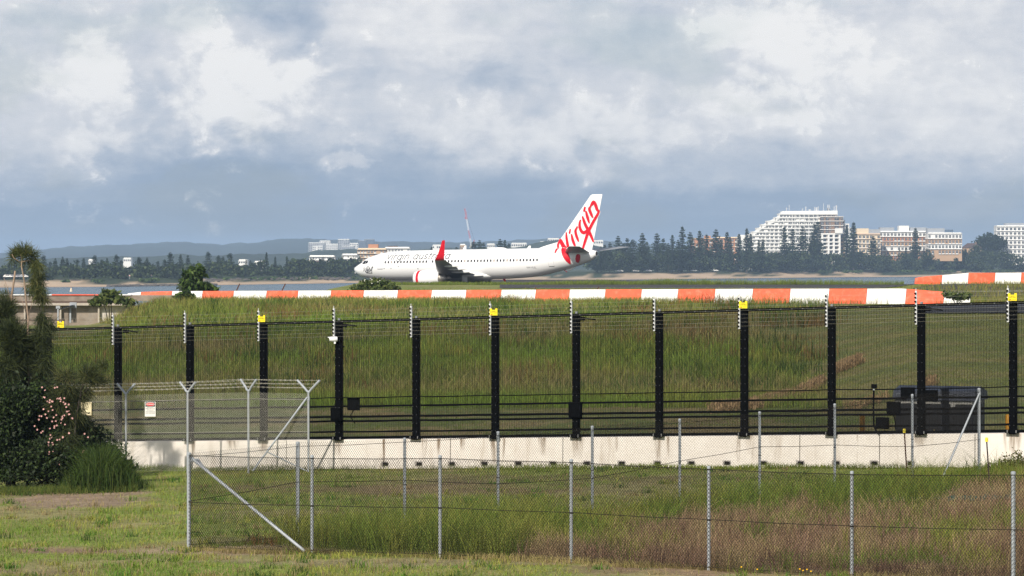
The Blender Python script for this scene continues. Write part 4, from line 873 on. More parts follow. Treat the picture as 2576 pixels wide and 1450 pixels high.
# ------------------------------------------------------------------ airliner
AY = .515; AX0, AD, AH = -21.785, 424.3, 3.45
def airliner():
    root = empty('airliner', (AX0 + 18 * math.cos(AY), AD - 18 * math.sin(AY), CZ - AH), 'white twin-engine airliner with red lettered tail taxiing behind the striped barrier', 'airplane')
    root.rotation_euler = (0, -.013, -AY); OX = 18.0
    WH = mat('aircraft_white', (.82, .82, .815), .28, var=.02, scale=.6, spec=.5); GR = mat('wing_grey', (.26, .27, .28), .4, var=.06, scale=1, spec=.4); RD = mat('livery_red', (.60, .004, .018), .45, var=.03, spec=.25); DK = mat('window_dark', (.012, .014, .018), .15, spec=.6)
    LG = mat('livery_grey', (.10, .105, .115), .5); MT = mat('bare_metal', (.46, .42, .36), .38, .8); TY = mat('tyre', (.012, .012, .012), .8); SH = mat('letter_edge', (.62, .60, .58), .5); PB = mat('panel_line', (.50, .50, .50), .6); BK = mat('exhaust_dark', (.02, .018, .016), .6)
    ST = [(0, 2.985, 2.955, .02), (.06, 3.10, 2.82, .19), (.15, 3.19, 2.70, .33), (.35, 3.34, 2.50, .56), (.64, 3.50, 2.29, .80), (1.1, 3.74, 2.05, 1.07), (1.55, 4.00, 1.88, 1.25), (2.07, 4.38, 1.75, 1.43), (2.83, 4.67, 1.62, 1.60), (3.6, 4.90, 1.53, 1.71), (4.53, 5.12, 1.45, 1.80),
          (5.8, 5.29, 1.39, 1.86), (6.8, 5.37, 1.37, 1.88), (9.6, 5.44, 1.36, 1.88), (14, 5.45, 1.36, 1.88), (20, 5.45, 1.36, 1.88), (24, 5.45, 1.37, 1.88), (25.5, 5.45, 1.43, 1.88), (27, 5.45, 1.50, 1.87), (28.4, 5.45, 1.60, 1.85), (29.8, 5.45, 1.78, 1.80), (32.1, 5.44, 2.25, 1.62), (34.3, 5.38, 2.77, 1.31), (36, 5.26, 3.26, .98),
          (37.0, 5.14, 3.62, .72), (37.5, 5.05, 3.88, .55), (37.8, 4.97, 4.15, .40), (37.95, 4.90, 4.40, .25)]
    sx = np.array([s[0] for s in ST]); st_, sb_, sw_ = (np.array([s[i] for s in ST]) for i in (1, 2, 3))
    xs = np.concatenate([sx[:8], np.linspace(2.07, 6.8, 12)[1:], np.linspace(6.8, 25.5, 20)[1:], np.linspace(25.5, 37.0, 24)[1:], sx[-3:]])
    def cub(x, ys):       # smooth interpolation through the stations
        i = np.clip(np.searchsorted(sx, x) - 1, 1, len(sx) - 3); x0, x1 = sx[i], sx[i + 1]; t = np.clip((x - x0) / (x1 - x0), 0, 1)
        m0 = (ys[i + 1] - ys[i - 1]) / (sx[i + 1] - sx[i - 1]); m1 = (ys[i + 2] - ys[i]) / (sx[i + 2] - sx[i]); h = x1 - x0
        v = (2 * t ** 3 - 3 * t ** 2 + 1) * ys[i] + (t ** 3 - 2 * t ** 2 + t) * h * m0 + (-2 * t ** 3 + 3 * t ** 2) * ys[i + 1] + (t ** 3 - t ** 2) * h * m1
        return np.where(x < sx[1], np.interp(x, sx, ys), v)
    def sec(x): return float(cub(np.array(x), st_)), float(cub(np.array(x), sb_)), float(cub(np.array(x), sw_))
    def skin(x, z):
        t, b, w = sec(x); c = (t + b) / 2; r = (t - b) / 2; q = 1 - ((z - c) / r) ** 2; return w * math.sqrt(max(q, 0.0))
    def fin_half(x, z):
        le = float(np.interp(z, [5.3, 6.2, 6.95, 12.44], [30.5, 32.1, 32.84, 37.27])); te = float(np.interp(z, [5.0, 12.44], [37.27, 38.95])); t = min(max((x - le) / max(te - le, .1), 0), 1)
        th = float(np.interp(z, [5, 12.4], [.24, .11])); return th * math.sin(math.pi * min(1, t ** .6)) ** .8 + .0 if 0 < t < 1 else .01
    def side(x, z): return max(skin(x, z) if z < 5.44 else 0.0, fin_half(x, z) if z > 5.0 and x > 30.4 else 0.0)
    def pl(x, z, lift=.012, s=-1): return Vector((x - OX, s * (side(x, z) + lift), z))
    rows = []; n = 48
    for x in xs:
        t, b, w = sec(x); c = (t + b) / 2; r = (t - b) / 2
        rows.append([Vector((x - OX, w * math.sin(2 * math.pi * k / n), c + r * math.cos(2 * math.pi * k / n))) for k in range(n)] )
    rows = [r + [r[0]] for r in rows]
    mb = MB(); vs = [q for r in rows for q in r[:-1]]; fs = [(i * n + k, i * n + (k + 1) % n, (i + 1) * n + (k + 1) % n, (i + 1) * n + k) for i in range(len(rows) - 1) for k in range(n)]
    fs += [tuple(range(n)), tuple((len(rows) - 1) * n + k for k in range(n))]
    mb.add(vs, fs); fus = mb.build('fuselage', WH, root, smooth=True)
    # grey belly strip under the forward fuselage
    MB().lathe([(37.85, .30), (38.02, .22), (38.06, .10)], 16, 'x').build('exhaust_outlet', BK, fus, smooth=True).location = (-OX, 0, 4.62)
    # cabin windows
    win = MB(); win.add([(math.copysign(abs(math.cos(a)) ** .45, math.cos(a)) * .115, 0, math.copysign(abs(math.sin(a)) ** .45, math.sin(a)) * .175) for a in np.linspace(0, 2 * math.pi, 16, endpoint=False)], [tuple(range(16))]); win = win.mesh('cabin_window', DK)
    blind = win.copy(); blind.materials.clear(); blind.materials.append(mat('window_blind', (.36, .30, .26), .5)); rw = random.Random(4)
    for i in range(48):
        x = 6.14 + .506 * i
        if i in (14,): continue
        for s in (-1, 1):
            y0, y1 = skin(x, 3.70), skin(x, 4.05); tilt = math.atan2(y0 - y1, .35); o = ob('cabin_window', blind if rw.random() < .14 else win, fus, (x - OX, s * (skin(x, 3.87) + .008), 3.87), (s * -tilt if s < 0 else -tilt * 1, 0, 0))
            o.rotation_euler = (tilt * (-s) * -1 if s > 0 else -tilt, 0, 0)
    # cockpit windows on both sides
    for s in (-1, 1):
        for quad in ([(1.62, 3.78), (2.05, 3.66), (2.22, 4.12), (2.02, 4.22)], [(2.10, 3.66), (2.62, 3.68), (2.70, 4.15), (2.27, 4.12)], [(2.67, 3.69), (3.06, 3.78), (3.10, 4.12), (2.75, 4.15)]):
            pts = []
            for (xa, za), (xb, zb) in ((quad[0], quad[3]), (quad[1], quad[2])):
                pts.append([Vector(pl(xa + (xb - xa) * t, za + (zb - za) * t, .012, s)) for t in np.linspace(0, 1, 5)])
            MB().grid(pts).build('cockpit_window', DK, fus)
    # door outlines
    def outline(nm, x0, x1, z0, z1, s=-1, w=.03, m=PB, lift=.008):
        mb = MB(); pts = [(x0, z0), (x0, z1), (x1, z1), (x1, z0), (x0, z0)]
        for (xa, za), (xb, zb) in zip(pts[:-1], pts[1:]):
            r0 = []; r1 = []
            for t in np.linspace(0, 1, 9):
                x, z = xa + (xb - xa) * t, za + (zb - za) * t; dx, dz = (w / 2, 0) if abs(xa - xb) < .01 else (0, w / 2); r0.append(pl(x - dx, z - dz, lift, s)); r1.append(pl(x + dx, z + dz, lift, s))
            mb.grid([r0, r1])
        return mb.build(nm, m, fus)
    for s in (-1, 1):
        for x0, x1, z0, z1 in ((4.86, 5.72, 2.92, 4.78), (31.55, 32.30, 2.93, 4.72)):
            d = outline('cabin_door', x0, x1, z0, z1, s); 
            MB().grid([[pl(x0 + .1, 3.98, .01, s), pl(x0 + .5, 3.98, .01, s)], [pl(x0 + .1, 4.02, .01, s), pl(x0 + .5, 4.02, .01, s)]]).build('door_handle', LG, d); MB().grid([[pl(x0 + .02, z0 - .02, .012, s), pl(x1 - .02, z0 - .02, .012, s)], [pl(x0 + .02, z0 + .06, .012, s), pl(x1 - .02, z0 + .06, .012, s)]]).build('door_sill', LG, d)
        for x0 in (16.55, 17.6): outline('overwing_exit', x0, x0 + .52, 3.35, 4.38, s, .025)
    # stroke lettering on the skin
    def ribbon(mb, pts, lift, s=-1, dw=0.0, off=(0, 0)):
        P_ = []
        for (a, b) in zip(pts[:-1], pts[1:]):
            m_ = 5
            for i in range(m_): P_.append(tuple(a[k] + (b[k] - a[k]) * i / m_ for k in range(3)))
        P_.append(pts[-1])
        if len(pts) > 2:     # round the corners
            for _ in range(3): P_ = [P_[0]] + [tuple((P_[i - 1][k] + 2 * P_[i][k] + P_[i + 1][k]) / 4 for k in range(3)) for i in range(1, len(P_) - 1)] + [P_[-1]]
        A = []; B = []
        n_ = len(P_)
        def dirn(i):
            a, b = P_[max(i - 1, 0)], P_[min(i + 1, n_ - 1)]; dx, dz = b[0] - a[0], b[1] - a[1]; l = math.hypot(dx, dz) or 1; return dx / l, dz / l
        ext = []
        d0 = dirn(0); d1 = dirn(n_ - 1); w0, w1 = P_[0][2], P_[-1][2]
        ext = [(P_[0][0] - d0[0] * w0 * k, P_[0][1] - d0[1] * w0 * k, w0 * q) for k, q in ((.48, .2), (.38, .62), (.2, .9))] + P_ + [(P_[-1][0] + d1[0] * w1 * k, P_[-1][1] + d1[1] * w1 * k, w1 * q) for k, q in ((.2, .9), (.38, .62), (.48, .2))]
        P_ = ext; n_ = len(P_)
        for i, (x, z, w) in enumerate(P_):
            dx, dz = dirn(i); w = (w + dw) / 2; ra = []
            for q in (-1, -.5, 0, .5, 1): ra.append(pl(x + off[0] - dz * w * q, z + off[1] + dx * w * q, lift, s))
            A.append(ra)
        mb.grid(A)
    SC = [[(32.43, 4.85, 0.2), (32.41, 5.24, 0.27), (32.24, 5.73, 0.27), (32.39, 6.23, 0.3), (32.62, 6.46, 0.46), (32.85, 6.08, 0.52), (33.18, 5.54, 0.55), (33.6, 5.08, 0.59)], [(33.35, 5.27, 0.45), (33.85, 4.72, 0.78), (34.18, 4.18, 0.77), (34.41, 3.64, 0.55), (34.49, 3.35, 0.23)],
          [(33.51, 7.45, 0.16), (33.56, 6.88, 0.3), (33.69, 6.16, 0.34), (33.83, 5.44, 0.37), (34.10, 4.98, 0.41), (34.09, 4.54, 0.53), (34.09, 4.18, 0.59)], [(34.14, 7.85, 0.2), (34.04, 7.39, 0.23)], [(34.36, 7.15, 0.21), (34.5, 6.5, 0.36), (34.71, 5.96, 0.34), (34.89, 5.55, 0.18)],
          [(35.22, 8.19, 0.18), (35.06, 7.92, 0.25), (34.91, 7.64, 0.32), (35.06, 7.03, 0.34), (35.22, 6.67, 0.32), (35.36, 6.29, 0.2)], [(35.7, 9.06, 0.18), (35.58, 8.72, 0.27), (35.56, 8.27, 0.34), (35.7, 7.78, 0.37), (35.95, 7.46, 0.39), (36.23, 7.37, 0.37), (36.58, 7.58, 0.39), (36.89, 7.76, 0.36)],
          [(36.03, 9.5, 0.21), (36.19, 9.06, 0.34), (36.38, 8.52, 0.37), (36.68, 7.98, 0.39), (36.94, 7.53, 0.41), (37.24, 6.9, 0.36), (37.52, 6.2, 0.21)], [(38.42, 10.2, 0.25), (38.3, 9.91, 0.30), (37.93, 9.34, 0.34), (37.49, 8.68, 0.34), (37.14, 8.06, 0.36), (36.92, 7.71, 0.39), (36.68, 7.14, 0.36), (36.35, 6.29, 0.34), (36.13, 5.67, 0.3), (36.02, 5.36, 0.28)],
          [(35.76, 4.29, 0.55), (35.68, 3.89, 0.55), (35.56, 3.59, 0.36)], [(36.38, 10.74, 0.23), (36.27, 10.29, 0.27)], [(36.56, 10.17, 0.23), (36.68, 9.68, 0.36), (36.84, 9.14, 0.34), (36.98, 8.71, 0.18)], [(37.19, 10.78, 0.21), (37.02, 10.56, 0.36), (37.14, 10.2, 0.37), (37.3, 9.84, 0.36), (37.48, 9.44, 0.2)],
          [(37.24, 10.91, 0.21), (37.49, 11.22, 0.39), (37.64, 11.46, 0.36), (37.83, 11.35, 0.39), (38.01, 10.9, 0.41), (38.14, 10.45, 0.36), (38.25, 10.3, 0.30), (38.38, 10.3, 0.2)]]
    # fin
    fin = MB(); rows = []
    for z in [4.9, 5.3, 5.8, 6.2, 6.6, 6.95] + list(np.linspace(7.4, 12.3, 12)) + [12.44]:
        le = float(np.interp(z, [4.9, 5.44, 6.2, 6.95, 12.3, 12.44], [28.4, 28.9, 32.1, 32.84, 37.15, 37.4])); te = float(np.interp(z, [4.9, 12.44], [37.25, 38.95])); th = float(np.interp(z, [5, 12.3, 12.44], [.24, .11, .03])); ring = []
        xs_ = [0, .02, .06, .12, .2, .3, .45, .6, .72, .85, 1.0]
        up = []
        for q in xs_:
            x = le + (te - le) * q; h_ = max(fin_half(x, z), .012) if x > 30.5 else .05 * min(1, q * 8 + .1)
            if q in (0,): h_ = 0.0
            if q == 1.0: h_ = .012
            up.append((x, h_ * (1 if z < 12.4 else .4)))
        ring = [Vector((x - OX, -h_, z)) for x, h_ in up] + [Vector((x - OX, h_, z)) for x, h_ in reversed(up[1:])]
        rows.append(ring + [ring[0]])
    fin.grid(rows); m = len(rows[0]); fin.f.append(tuple((len(rows) - 1) * m + k for k in range(m - 1)))
    fino = fin.build('tail_fin', WH, root, smooth='auto')
    mb = MB()
    for (xa, za), (xb, zb) in (((36.0, 5.6), (37.75, 11.9)), ((37.75, 11.9), (38.75, 11.95)), ((37.75, 12.25), (38.8, 12.28))):
        a, b = [], []
        for t in np.linspace(0, 1, 12): x, z = xa + (xb - xa) * t, za + (zb - za) * t; k = .016; a.append(pl(x - k, z + k * .4, .006)); b.append(pl(x + k, z - k * .4, .006))
        mb.grid([a, b])
    mb.build('rudder_line', PB, fino)
    for st in SC: mb = MB(); ribbon(mb, st, .016, off=(.035, -.07), dw=.09); mb.build('letter_edge', SH, fino)
    for i, st in enumerate(SC): mb = MB(); ribbon(mb, st, .024 + .002 * i, dw=.05); mb.build('script_letter_stroke', RD, fino)
    # fuselage title, drawn as thin strokes: each letter on a unit x-height
    def arc(cx, cy, rx, ry, a0, a1, k=14): return [(cx + rx * math.cos(R(a0 + (a1 - a0) * i / k)), cy + ry * math.sin(R(a0 + (a1 - a0) * i / k))) for i in range(k + 1)]
    bowl = arc(.5, .5, .48, .5, 60, 360, 20)
    G = {'v': (.9, [[(0, 1), (.42, 0), (.9, 1)]]), 'i': (.12, [[(.05, 0), (.05, 1)], [(.05, 1.33), (.05, 1.42)]]), 'r': (.5, [[(.05, 0), (.05, 1)], [(.05, .6)] + arc(.47, .55, .42, .45, 170, 80, 8)]), 'g': (1.0, [arc(.5, .5, .46, .5, 0, 360, 24), [(.96, 1), (.96, -.1)] + arc(.52, -.1, .44, .38, 0, -160, 12)]),
         'n': (.9, [[(.05, 0), (.05, 1)], [(.05, .5)] + arc(.46, .55, .41, .45, 170, 0, 12) + [(.87, 0)]]), 'a': (1.0, [arc(.5, .5, .46, .5, 0, 360, 24), [(.96, 1), (.96, 0)]]), 'u': (.9, [[(.05, 1), (.05, .45)] + arc(.46, .45, .41, .45, 180, 360, 12) + [(.87, 1)], [(.87, .45), (.87, 0)]]),
         's': (.62, [arc(.31, .76, .27, .24, 30, 250, 10) + arc(.31, .25, .29, .25, 80, -160, 12)]), 't': (.5, [[(.2, 1.35), (.2, .2)] + arc(.4, .2, .2, .2, 180, 290, 6), [(0, 1), (.48, 1)]]), 'l': (.12, [[(.05, 0), (.05, 1.45)]]), ' ': (.45, [])}
    word = 'virgin australia'; gap = .36; tot = sum(G[c][0] + gap for c in word) - gap; kx = 10.15 / (tot + .25); xh = .70; pos = 0
    for c in word:
        w_, strokes = G[c]
        mb = MB()
        for st in strokes:
            pts = [(6.20 + (pos + x + y * .25) * kx, 4.24 + y * xh * .86, .10) for x, y in st]
            ribbon(mb, pts, .045)
        if strokes: mb.build('title_letter', LG, fus)
        pos += w_ + gap
    v, f = text_mesh('VH-VUL', 1.0, .0, .0)
    w0 = v[:, 0].max() - v[:, 0].min(); me = bpy.data.meshes.new('registration'); me.from_pydata([tuple(pl(29.0 + float(q[0]) / w0 * 1.45, 2.74 + float(q[1]) * .36, .014)) for q in v], [], f); me.materials.append(LG); ob('registration', me, fus)
    # small abstract grey flourish painted by the cockpit door
    rn = random.Random(9); mb = MB()
    for i in range(9):
        x0 = 2.40 + .14 * i; z0 = 2.78 + .30 * math.sin(i * 1.9); pts = []
        for t in range(6): pts.append((x0 + t * .13, z0 + .22 * math.sin(t * 1.4 + i) + .06 * t - .12 + rn.uniform(-.03, .03), .075 + .035 * math.sin(t * 2)))
        ribbon(mb, pts, .012 + .001 * i)
    ribbon(mb, [(2.35, 3.2, .05), (2.6, 2.85, .06), (2.95, 2.5, .05), (3.4, 2.32, .05), (3.9, 2.42, .04)], .022)
    mb.build('nose_flourish', mat('flourish_grey', (.10, .105, .115), .5), fus)
    # small fittings
    for x, z in ((7.0, 2.95), (5.9, 2.95), (10.7, 1.98), (11.3, 2.85), (8.2, 3.2)): MB().grid([[pl(x, z), pl(x + .14, z)], [pl(x, z + .12), pl(x + .14, z + .12)]]).build('service_port', LG, fus)
    MB().lathe([(-1.35, .0), (-1.2, .14), (-.7, .27), (.2, .30), (.9, .24), (1.3, .1), (1.4, 0)], 16, 'x').build('antenna_dome', WH, fus, smooth=True, loc=(22.9 - OX, 0, 5.43)).scale = (1, 1.6, .8)
    for x, h in ((17.4, .55), (27.4, .38)): MB().prism([(x - OX, -.03, 5.4), (x + .55 - OX, -.03, 5.4), (x + .6 - OX, -.03, 5.42 + h), (x + .35 - OX, -.03, 5.42 + h)], (0, .06, 0)).build('blade_antenna', WH, fus)
    for x, h in ((11.0, .3), (23.6, .35), (33.0, .25)): b = sec(x)[1]; MB().prism([(x - OX, -.02, b + .05), (x + .4 - OX, -.02, b + .05), (x + .5 - OX, -.02, b - h), (x + .3 - OX, -.02, b - h)], (0, .04, 0)).build('belly_antenna', RD if x > 20 else WH, fus)
    MB().prism([(33.4 - OX, -.06, 2.62), (35.0 - OX, -.06, 3.05), (34.2 - OX, -.06, 2.50), (33.2 - OX, -.06, 2.28)], (0, .12, 0)).build('tail_skid', WH, fus)
    # wing to body fairing
    mb = MB(); rows = []
    for t in np.linspace(0, 1, 26):
        x = 11.6 + 12.3 * t; k = math.sin(math.pi * min(max(t, .001), .999)) ** .55; ring = [Vector((x - OX, (2.02 * k) * math.sin(a), 1.98 - .25 * t * 0 + (.86 * k) * math.cos(a) - .1 * k)) for a in np.linspace(0, 2 * math.pi, 28)]
        rows.append(ring)
    mb.grid(rows); mb.build('belly_fairing', WH, root, smooth=True)
    # wings
    AF = [(0, 0), (.01, .22), (.04, .48), (.1, .75), (.2, .95), (.35, 1.0), (.5, .88), (.65, .68), (.8, .42), (.92, .18), (1, .02)]
    def foil(le, te, L, z, th, s, camber=.25, vert=None):
        c = te - le; up = [(le + c * a, th * c * b * .62) for a, b in AF]; lo = [(le + c * a, -th * c * b * .38) for a, b in AF[1:]]
        pts = up + lo[::-1]
        if vert is None: return [Vector((x - OX, s * L, z + t)) for x, t in pts]
        cy, sy = vert; return [Vector((x - OX, s * (L - t * cy), z + t * sy)) for x, t in pts]
    for s in (-1, 1):
        nm = 'left' if s < 0 else 'right'
        SECT = [(1.2, 13.7, 21.5, 1.88, .135), (1.9, 14.2, 21.45, 1.93, .13), (3.5, 15.4, 21.3, 2.10, .125), (5.6, 16.75, 21.25, 2.33, .115), (8.5, 18.35, 22.1, 2.66, .11), (11.5, 20.05, 23.05, 3.05, .105), (14.5, 21.75, 23.95, 3.48, .10), (16.6, 22.93, 24.58, 3.80, .10), (17.1, 23.22, 24.74, 3.89, .09)]
        rows = [foil(a, b, L, z, th, s) for L, a, b, z, th in SECT]; rows = [r + [r[0]] for r in rows]; mb = MB().grid(rows); m_ = len(rows[0]); mb.f.append(tuple(range(m_ - 1)))
        w = mb.build('wing', GR, root, smooth='auto')
        WL = [(17.1, 23.22, 24.74, 3.89, .09, (0, 1)), (17.36, 23.42, 24.80, 4.00, .085, (.5, .86)), (17.52, 23.70, 24.88, 4.25, .08, (.9, .42)), (17.62, 24.02, 24.98, 4.7, .075, (.97, .22)), (17.80, 24.50, 25.15, 5.6, .07, (.98, .2)), (17.96, 24.86, 25.30, 6.36, .06, (.98, .2)), (17.98, 25.0, 25.32, 6.44, .03, (.98, .2))]
        rows = [foil(a, b, L, z, th, s, vert=v_) for L, a, b, z, th, v_ in WL]; rows = [r + [r[0]] for r in rows]; mb = MB().grid(rows); mb.f.append(tuple((len(rows) - 1) * m_ + k for k in range(m_ - 1))); mb.build('winglet', RD, w, smooth='auto')
        # flaps lines and track fairings
        for L, x0, x1, z in ((7.2, 19.7, 23.1, 2.38), (10.2, 21.0, 24.0, 2.74), (13.2, 22.3, 24.7, 3.12), (3.4, 19.2, 22.6, 1.9)):
            MB().lathe([(x0 - OX, .01), (x0 + .3 - OX, .10), (x0 + 1.0 - OX, .19), (x1 - 1.0 - OX, .17), (x1 - .3 - OX, .08), (x1 - OX, .01)], 12, 'x').build('flap_fairing', WH, w, smooth=True, loc=(0, s * L, z))
        mb = MB()
        for (L0, xa, z0), (L1, xb, z1) in (((5.8, 20.2, 2.26), (16.6, 24.15, 3.765)),): mb.beam((xa - OX, s * L0, z0 + .12), (xb - OX, s * L1, z1 + .06), .02, .02)
        mb.build('flap_hinge_line', BK, w)
        # slat leading edge in bright metal
        mb = MB(); r0 = []; r1 = []
        for L, a, b, z, th in SECT[2:]:
            c = b - a; r0.append([Vector((a + c * q - OX - .012, s * L, z + th * c * t_)) for q, t_ in ((.05, .35), (.015, .17), (-.002, 0), (.02, -.13), (.06, -.24))])
        mb.grid(r0); mb.build('leading_edge_slat', mat('slat_metal', (.60, .60, .60), .35, .5), w, smooth=True)
        # engine
        e = MB().lathe([(12.92, .80), (12.90, .88), (12.98, .97), (13.3, 1.03), (14.2, 1.07), (15.2, 1.03), (16.1, .93), (16.78, .82), (16.76, .76)], 36, 'x', flat=.86); e.v = [(v_[0] - OX, v_[1], v_[2]) for v_ in e.v]
        eo = e.build('engine_cowl', WH, root, smooth='auto', loc=(0, s * 4.83, 1.58))
        rg = MB().lathe([(13.42, 1.053), (13.80, 1.068)], 36, 'x', flat=.863); rg.v = [(v_[0] - OX, v_[1], v_[2]) for v_ in rg.v]; rg.build('red_band', RD, eo, smooth=True)
        lip = MB().lathe([(13.06, .80), (12.93, .83), (12.893, .885), (12.95, .965), (13.10, 1.006)], 36, 'x', flat=.86); lip.v = [(v_[0] - OX, v_[1], v_[2]) for v_ in lip.v]; lip.build('inlet_lip', WH, eo, smooth=True)
        fan = MB().lathe([(13.6, .80), (13.6, .25), (13.2, .02)], 24, 'x'); fan.v = [(v_[0] - OX, v_[1], v_[2]) for v_ in fan.v]; fan.build('fan', BK, eo)
        duct = MB().lathe([(12.95, .81), (13.6, .80)], 36, 'x', flat=.86); duct.v = [(v_[0] - OX, v_[1], v_[2]) for v_ in duct.v]; duct.build('inlet_duct', GR, eo)
        nz = MB().lathe([(16.3, .74), (16.9, .70), (17.5, .58), (17.9, .47), (17.88, .40)], 28, 'x'); nz.v = [(v_[0] - OX, v_[1], v_[2]) for v_ in nz.v]; nz.build('exhaust_nozzle', MT, eo, smooth=True)
        cn = MB().lathe([(17.2, .36), (17.9, .30), (18.35, .12), (18.5, .02)], 20, 'x'); cn.v = [(v_[0] - OX, v_[1], v_[2]) for v_ in cn.v]; cn.build('exhaust_cone', MT, eo, smooth=True)
        MB().prism([(13.9 - OX, s * 4.83 - .16, 2.55), (17.3 - OX, s * 4.83 - .16, 2.05), (18.6 - OX, s * 4.83 - .16, 2.05), (17.6 - OX, s * 4.83 - .16, 2.45), (15.9 - OX, s * 4.83 - .16, 2.72), (14.6 - OX, s * 4.83 - .16, 2.72)], (0, .32, 0)).build('pylon', WH, root)
        # stabiliser
        SS = [(.35, 33.3, 37.1, 4.80, .10), (1.0, 33.75, 37.25, 4.86, .10), (4.0, 35.6, 38.25, 5.16, .095), (6.9, 37.45, 39.2, 5.46, .09), (7.17, 37.8, 39.3, 5.49, .05)]
        rows = [foil(a, b, L, z, th, s) for L, a, b, z, th in SS]; rows = [r + [r[0]] for r in rows]; mb = MB().grid(rows); mb.f.append(tuple((len(rows) - 1) * m_ + k for k in range(m_ - 1))); h = mb.build('tailplane', GR, root, smooth='auto')
        MB().beam((36.2 - OX, s * .9, 4.90), (38.75 - OX, s * 7.0, 5.50), .02, .02).build('elevator_line', BK, h)
        # main gear
        tire = MB().lathe([(-.19, .30), (-.19, .50), (-.12, .56), (.12, .56), (.19, .50), (.19, .30)], 24, 'z'); tire.v = [(v_[0], v_[2], v_[1]) for v_ in tire.v]; tm = tire.mesh('tyre', TY)
        hubm = MB().lathe([(-.20, .02), (-.20, .30), (.20, .30), (.20, .02)], 18, 'z'); hubm.v = [(v_[0], v_[2], v_[1]) for v_ in hubm.v]; hm = hubm.mesh('rim', MT)
        g = MB().tube([(19.5 - OX, s * 2.6, 1.75), (19.62 - OX, s * 2.86, .55)], .11, 10).build('main_gear_leg', WH, root); zw = .56 - .013 * (19.62 - 18)
        for dy in (-.43, .43): wo = ob('wheel', tm, g, (19.62 - OX, s * 2.86 + dy, zw)); ob('rim', hm, wo)
        MB().prism([(19.2 - OX, s * 3.15, .85), (19.9 - OX, s * 3.15, .85), (19.9 - OX, s * 3.3, 2.0), (19.1 - OX, s * 3.3, 2.0)], (0, .03, 0)).build('gear_door', WH, g)
    tire = MB().lathe([(-.10, .18), (-.10, .30), (-.06, .34), (.06, .34), (.10, .30), (.10, .18)], 20, 'z'); tire.v = [(v_[0], v_[2], v_[1]) for v_ in tire.v]; tm = tire.mesh('tyre', TY); zn = .34 + .013 * 14
    g = MB().tube([(4.1 - OX, 0, 1.6), (4.0 - OX, 0, zn)], .08, 10).build('nose_gear_leg', WH, root)
    for dy in (-.2, .2): ob('wheel', tm, g, (4.0 - OX, dy, zn))
    for dy in (-.42, .42): MB().b2((3.2 - OX, dy - .02, 1.0), (4.6 - OX, dy + .02, 1.6)).build('gear_door', WH, g)
airliner()
# ------------------------------------------------------------------ plants
def leafcloud(centres, radii, n, size, cols, seed, up=.3, aspect=2.2, shell=.55):
    """n leaf quads through the given ellipsoids; inner ones kept sparse"""
    r = np.random.default_rng(seed); centres = np.asarray(centres, float); radii = np.asarray(radii, float); vol = radii.prod(1) ** (2 / 3); idx = r.choice(len(centres), n, p=vol / vol.sum())
    d = r.normal(size=(n, 3)); d /= np.linalg.norm(d, axis=1)[:, None]; rad = (shell + (1 - shell) * r.uniform(0, 1, n)) * (.75 + .35 * r.uniform(0, 1, n)); p = centres[idx] + d * radii[idx] * rad[:, None] + r.normal(size=(n, 3)) * radii[idx] * .22
    a = r.normal(size=(n, 3)); a[:, 2] += up; a += d * .6; a /= np.linalg.norm(a, axis=1)[:, None]; b = np.cross(a, r.normal(size=(n, 3))); b /= np.linalg.norm(b, axis=1)[:, None]
    s = size * r.uniform(.6, 1.3, n)[:, None]; a = a * s * aspect / 2; b = b * s / 2
    V = np.stack([p - a * .9, p + b, p + a * 1.1, p - b], 1).reshape(-1, 3); Fq = np.arange(n * 4).reshape(n, 4)
    cols = np.asarray(cols); c = cols[r.integers(0, len(cols), n)] * r.uniform(.7, 1.3, n)[:, None]; return V, Fq, np.repeat(c, 4, 0)
def merge(parts):
    V = []; Fq = []; K = []; o = 0
    for v, f, c in parts: V.append(v); Fq.append(f + o); K.append(c); o += len(v)
    return np.concatenate(V), np.concatenate(Fq), np.concatenate(K)
def strips(base, d, L, w, cols, seed, droop=.0):
    """needle-like strips: base points, directions, length, width"""
    r = np.random.default_rng(seed); n = len(base); side = np.cross(d, r.normal(size=(n, 3))); side /= np.linalg.norm(side, axis=1)[:, None]; side *= (w / 2)
    L = np.asarray(L).reshape(-1, 1); mid = base + d * L * .5; tip = base + d * L; mid[:, 2] -= droop * L[:, 0] * .2; tip[:, 2] -= droop * L[:, 0]
    V = np.stack([base - side, base + side, mid + side, mid - side, tip], 1).reshape(-1, 3); k = (np.arange(n) * 5)[:, None, None]
    f = (np.array([[0, 1, 2], [0, 2, 3], [3, 2, 4]])[None] + k).reshape(-1, 3); cols = np.asarray(cols); c = cols[r.integers(0, len(cols), n)] * r.uniform(.7, 1.3, n)[:, None]; return V, f, np.repeat(c, 5, 0)
def rel(V, o): return V - np.array(o)
BARK = mat('bark', (.16, .115, .085), .9, var=.3, scale=8); PALEBARK = mat('pale_bark', (.30, .22, .16), .9, var=.25, scale=12); DARKBARK = mat('dark_bark', (.05, .04, .032), .9, var=.3)
